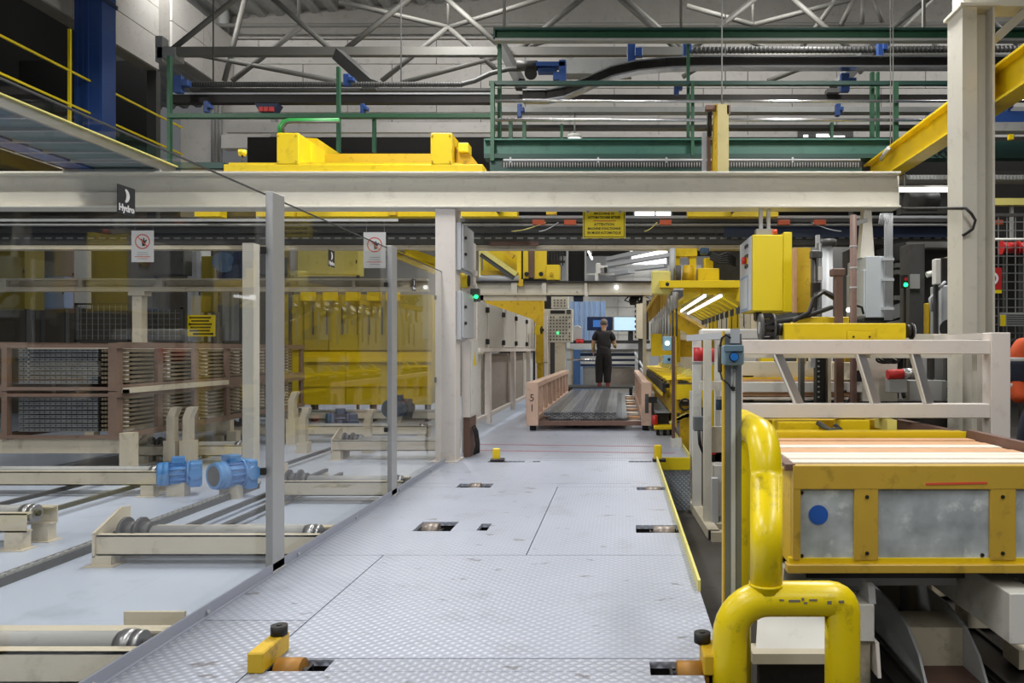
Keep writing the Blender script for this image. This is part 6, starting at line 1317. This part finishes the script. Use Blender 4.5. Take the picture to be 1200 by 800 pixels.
part(cr,'slope_plate',MB().prism([(PX(531,Yx),3.495),(PX(567,Yx),3.495),(PX(541,Yx),PZ(168,Yx)),(PX(531,Yx),PZ(168,Yx))],'y',Yx+.15,Yx+.25),yellowd); part(cr,'side_lug',hb(537,167,549,178,Yx+.1,.2),yellowc,bevel=.008)
part(cr,'siren',MB().cyl(P(284,182,Yx+.1),P(284,176,Yx+.1),.045,12,.05),yellowc,'small yellow siren'); part(cr,'siren_rod',MB().cyl(P(284,193,Yx+.1),P(284,181,Yx+.1),.012,6),dgrey)
for k in range(3): part(cr,'green_hose',MB().tube([P(327+2.5*k,156,Yx+.3),P(327+2.5*k,147+k,Yx+.3),P(331+2.5*k,142+k,Yx+.3),P(338+2*k,140+1.5*k,Yx+.3),P(398,140+1.5*k,Yx+.35)],.016,7),mat('hose_green','#2f8f45',.4) if k == 0 else (MATS['hose_green'] if k < 2 else dgrey))

t = T('crane_rails','yellow crane runway strips just below the main beam','rail',P(560,252,11.6))
for a,b in ((228,258),(300,345),(348,510),(540,606),(806,912)): part(t,'runway_strip',hb(a,245,b,253.4,11.6,.2),yellow)
parts(t,'strip_hanger',[hb(a,184,a+1.5,247,11.32,.32) for a in (580,860)],dgrey); part(t,'runway_lug',hb(455,240,464,252,11.5,.1),yellowd); part(t,'runway_lug',hb(640,241,652,251,11.5,.1),yellowd)
t = T('skylight_panel','bright white daylight panels glimpsed between the main beam and the shuttle rail','window',P(764,250,17.4)); parts(t,'lit_pane',[hb(744,246,767,252.3,17.4,.05),hb(769,246,786,252.3,17.4,.05)],daylit); part(t,'pane_frame',hb(742,236,788,254,17.45,.05),dgrey)
t = T('skylight_panel','irregular bright daylight gap below the lower silver rail near the hanging wires','window',P(965,162,18.55)); parts(t,'lit_pane',[hb(942,158,947,163,18.55,.04),hb(957,157,971,162,18.55,.04),hb(972,159,990,163.5,18.55,.04)],daylit); part(t,'pane_frame',hb(935,152,1000,168,18.6,.05),dgrey)
yb_ = T('hanging_yellow_bar','upright tan and yellow channel bar hung by rusty clamps over the main beam','bar',P(844,203,10)); part(yb_,'channel_face',hb(841,122,854,203.5,10,.02),mat('tan_board','#b3a878',.7,var=.15,dirt='#7d7350',damt=.5)); part(yb_,'channel_side',MB().hexa([tuple(P(833,203.5,10.4)),tuple(P(841,203.5,10.0)),tuple(P(842,203.5,10.02)),tuple(P(834,203.5,10.42))],[tuple(P(836,122,10.4)),tuple(P(841,122,10.0)),tuple(P(842,122,10.02)),tuple(P(837,122,10.42))]),yellowd); part(yb_,'rust_bar',hb(829,140,833,203.5,10.3,.06),brown); part(yb_,'white_bar',hb(823,155,828,203.5,10.4,.05),lgrey)
parts(yb_,'rusty_clamp',[hb(827,123,842,128,10.1,.1),hb(852,123,856,134,10.0,.08)],brown); parts(yb_,'chain',[MB().cyl(P(a,128,10.3),P(a,160,10.3),.02,6) for a in (830,832.5)],darkm); part(yb_,'suspension_rod',MB().cyl(P(846,122,10.1),Vector((PX(846,10.1),10.1,ZC)),.01,6),grey)
Xr_ = 3.72
rw = T('runway_beam','yellow steel runway beam with dark top rail sloping in perspective behind the steel column','beam',(Xr_,8,3.7))
part(rw,'top_flange',B(Xr_-.11,Xr_+.11,4.5,11.4,4.07,4.095),yellow); part(rw,'web',B(Xr_-.012,Xr_+.012,4.5,11.4,3.76,4.07),yellow); part(rw,'bottom_flange',B(Xr_-.11,Xr_+.11,4.5,11.4,3.735,3.76),yellow); part(rw,'crane_rail',B(Xr_-.03,Xr_+.03,4.5,11.4,4.095,4.15),brown); parts(rw,'stiffener',[B(Xr_-.1,Xr_+.1,y,y+.015,3.76,4.07) for y in (7.6,)],yellow)
part(rw,'end_stop',MB().bar((Xr_,11.4,4.1),(Xr_-.15,11.9,4.0),.12,.08),darkm); parts(rw,'runway_hanger',[B(Xr_-.03,Xr_+.03,y,y+.05,4.15,ZC) for y in (5.0,)],yellow)
part(rw,'side_clip',MB().cyl((Xr_-.12,10.6,3.98),(Xr_-.12,10.3,4.06),.03,8),lgrey)
for k in range(2): solo('hanging_wire',('thin grey hanging wire on the left of the pair beside the runway beam','thin grey hanging wire on the right of the pair beside the runway beam')[k],'wire',MB().cyl(P(1043.5+k*3,176,11.0),Vector((PX(1043.5+k*3,11.0),11.0,ZC)),.008,6),grey)
t = T('navy_beam','navy blue and grey beam pair beyond the steel column top','beam',P(1160,150,10.8)); part(t,'blue_beam',hb(1093,130,1260,143,10.8,.15),blue); part(t,'grey_beam',hb(1106,143,1260,153,10.75,.2),grey); part(t,'grey_arm',MB().bar(P(1106,145,10.2),P(1128,132,10.2),.1,.12),lgrey); part(t,'white_card',MB().bar(P(1092,168,10.3),P(1110,164,10.3),.04,.1),white); part(t,'white_box',hb(1110,157,1118,168,10.3,.12),lgrey,bevel=.01)
parts(t,'yellow_hook',[MB().tube([P(a,115,10.6),P(a,110,10.6),P(a+3,108,10.6),P(a+8,108,10.6)],.025,6) for a in (1116,1176)],yellowd); part(t,'dark_beam',hb(1060,165,1260,185,11.6,.2),teal); parts(t,'cable_loop',[MB().tube([P(1090+8*k,170,10.4),P(1092+8*k,180,10.4),P(1098+8*k,184,10.4),P(1104+8*k,176,10.4)],.014,5) for k in range(4)],black); part(t,'yellow_plug',hb(1183,157,1188,163,10.6,.06),yellow); part(t,'rail_tie',hb(1140,143,1144,190,10.9,.1),grey)
t = T('wire_tray','galvanised wire tray beyond the end of the main beam','tray',P(1120,210,10.6)); part(t,'tray_floor',hb(1058,205,1260,210,10.6,.3),grey)
mb = MB(); a = 1058
while a < 1260: mb.pb(a,204.6,a+.8,210.4,10.58,.02); a += 4
part(t,'tray_wire',mb,mesh_g,kind='stuff')
t = T('yellow_rail','dull yellow rail and mesh guard beyond the column at main beam height','rail',P(1190,238,10.4)); part(t,'rail_bar',hb(1166,232,1270,240,10.4,.1),lemon); part(t,'back_mesh',hb(1130,200,1270,282,12.6,.05),darkwall); parts(t,'mesh_post',[hb(a,240,a+3,282,10.45,.05) for a in (1185,1225)],grey); part(t,'dark_duct',hb(1056,228,1128,250,11.9,.2),dgrey)
part(t,'duct_drum',MB().cyl(P(1062,236,11.2),P(1098,236,11.2),.14,14),dgrey)
# near-black band standing in for shade between the main beam and the wall
shadeblk = mat('shade_black','#151311',.8)  # near-black colour painting the shade under the block wall
solo('shade_band','dark soffit band standing in for shade behind the green frame under the block wall','unlit',B(-8.5,11,17.5,17.9,4.6,6.2),shadeblk)
t = T('grey_riser','slim grey riser pipe beside the yellow crane box','pipe',P(320,200,18.5)); part(t,'pipe_run',hb(317,138,323,200,18.5,.14),grey); part(t,'pipe_band',hb(316,160,324,163,18.48,.14),dgrey)
parts(t,'wall_strip',[hb(265,143,580,155,16.4,.1)],wallw)
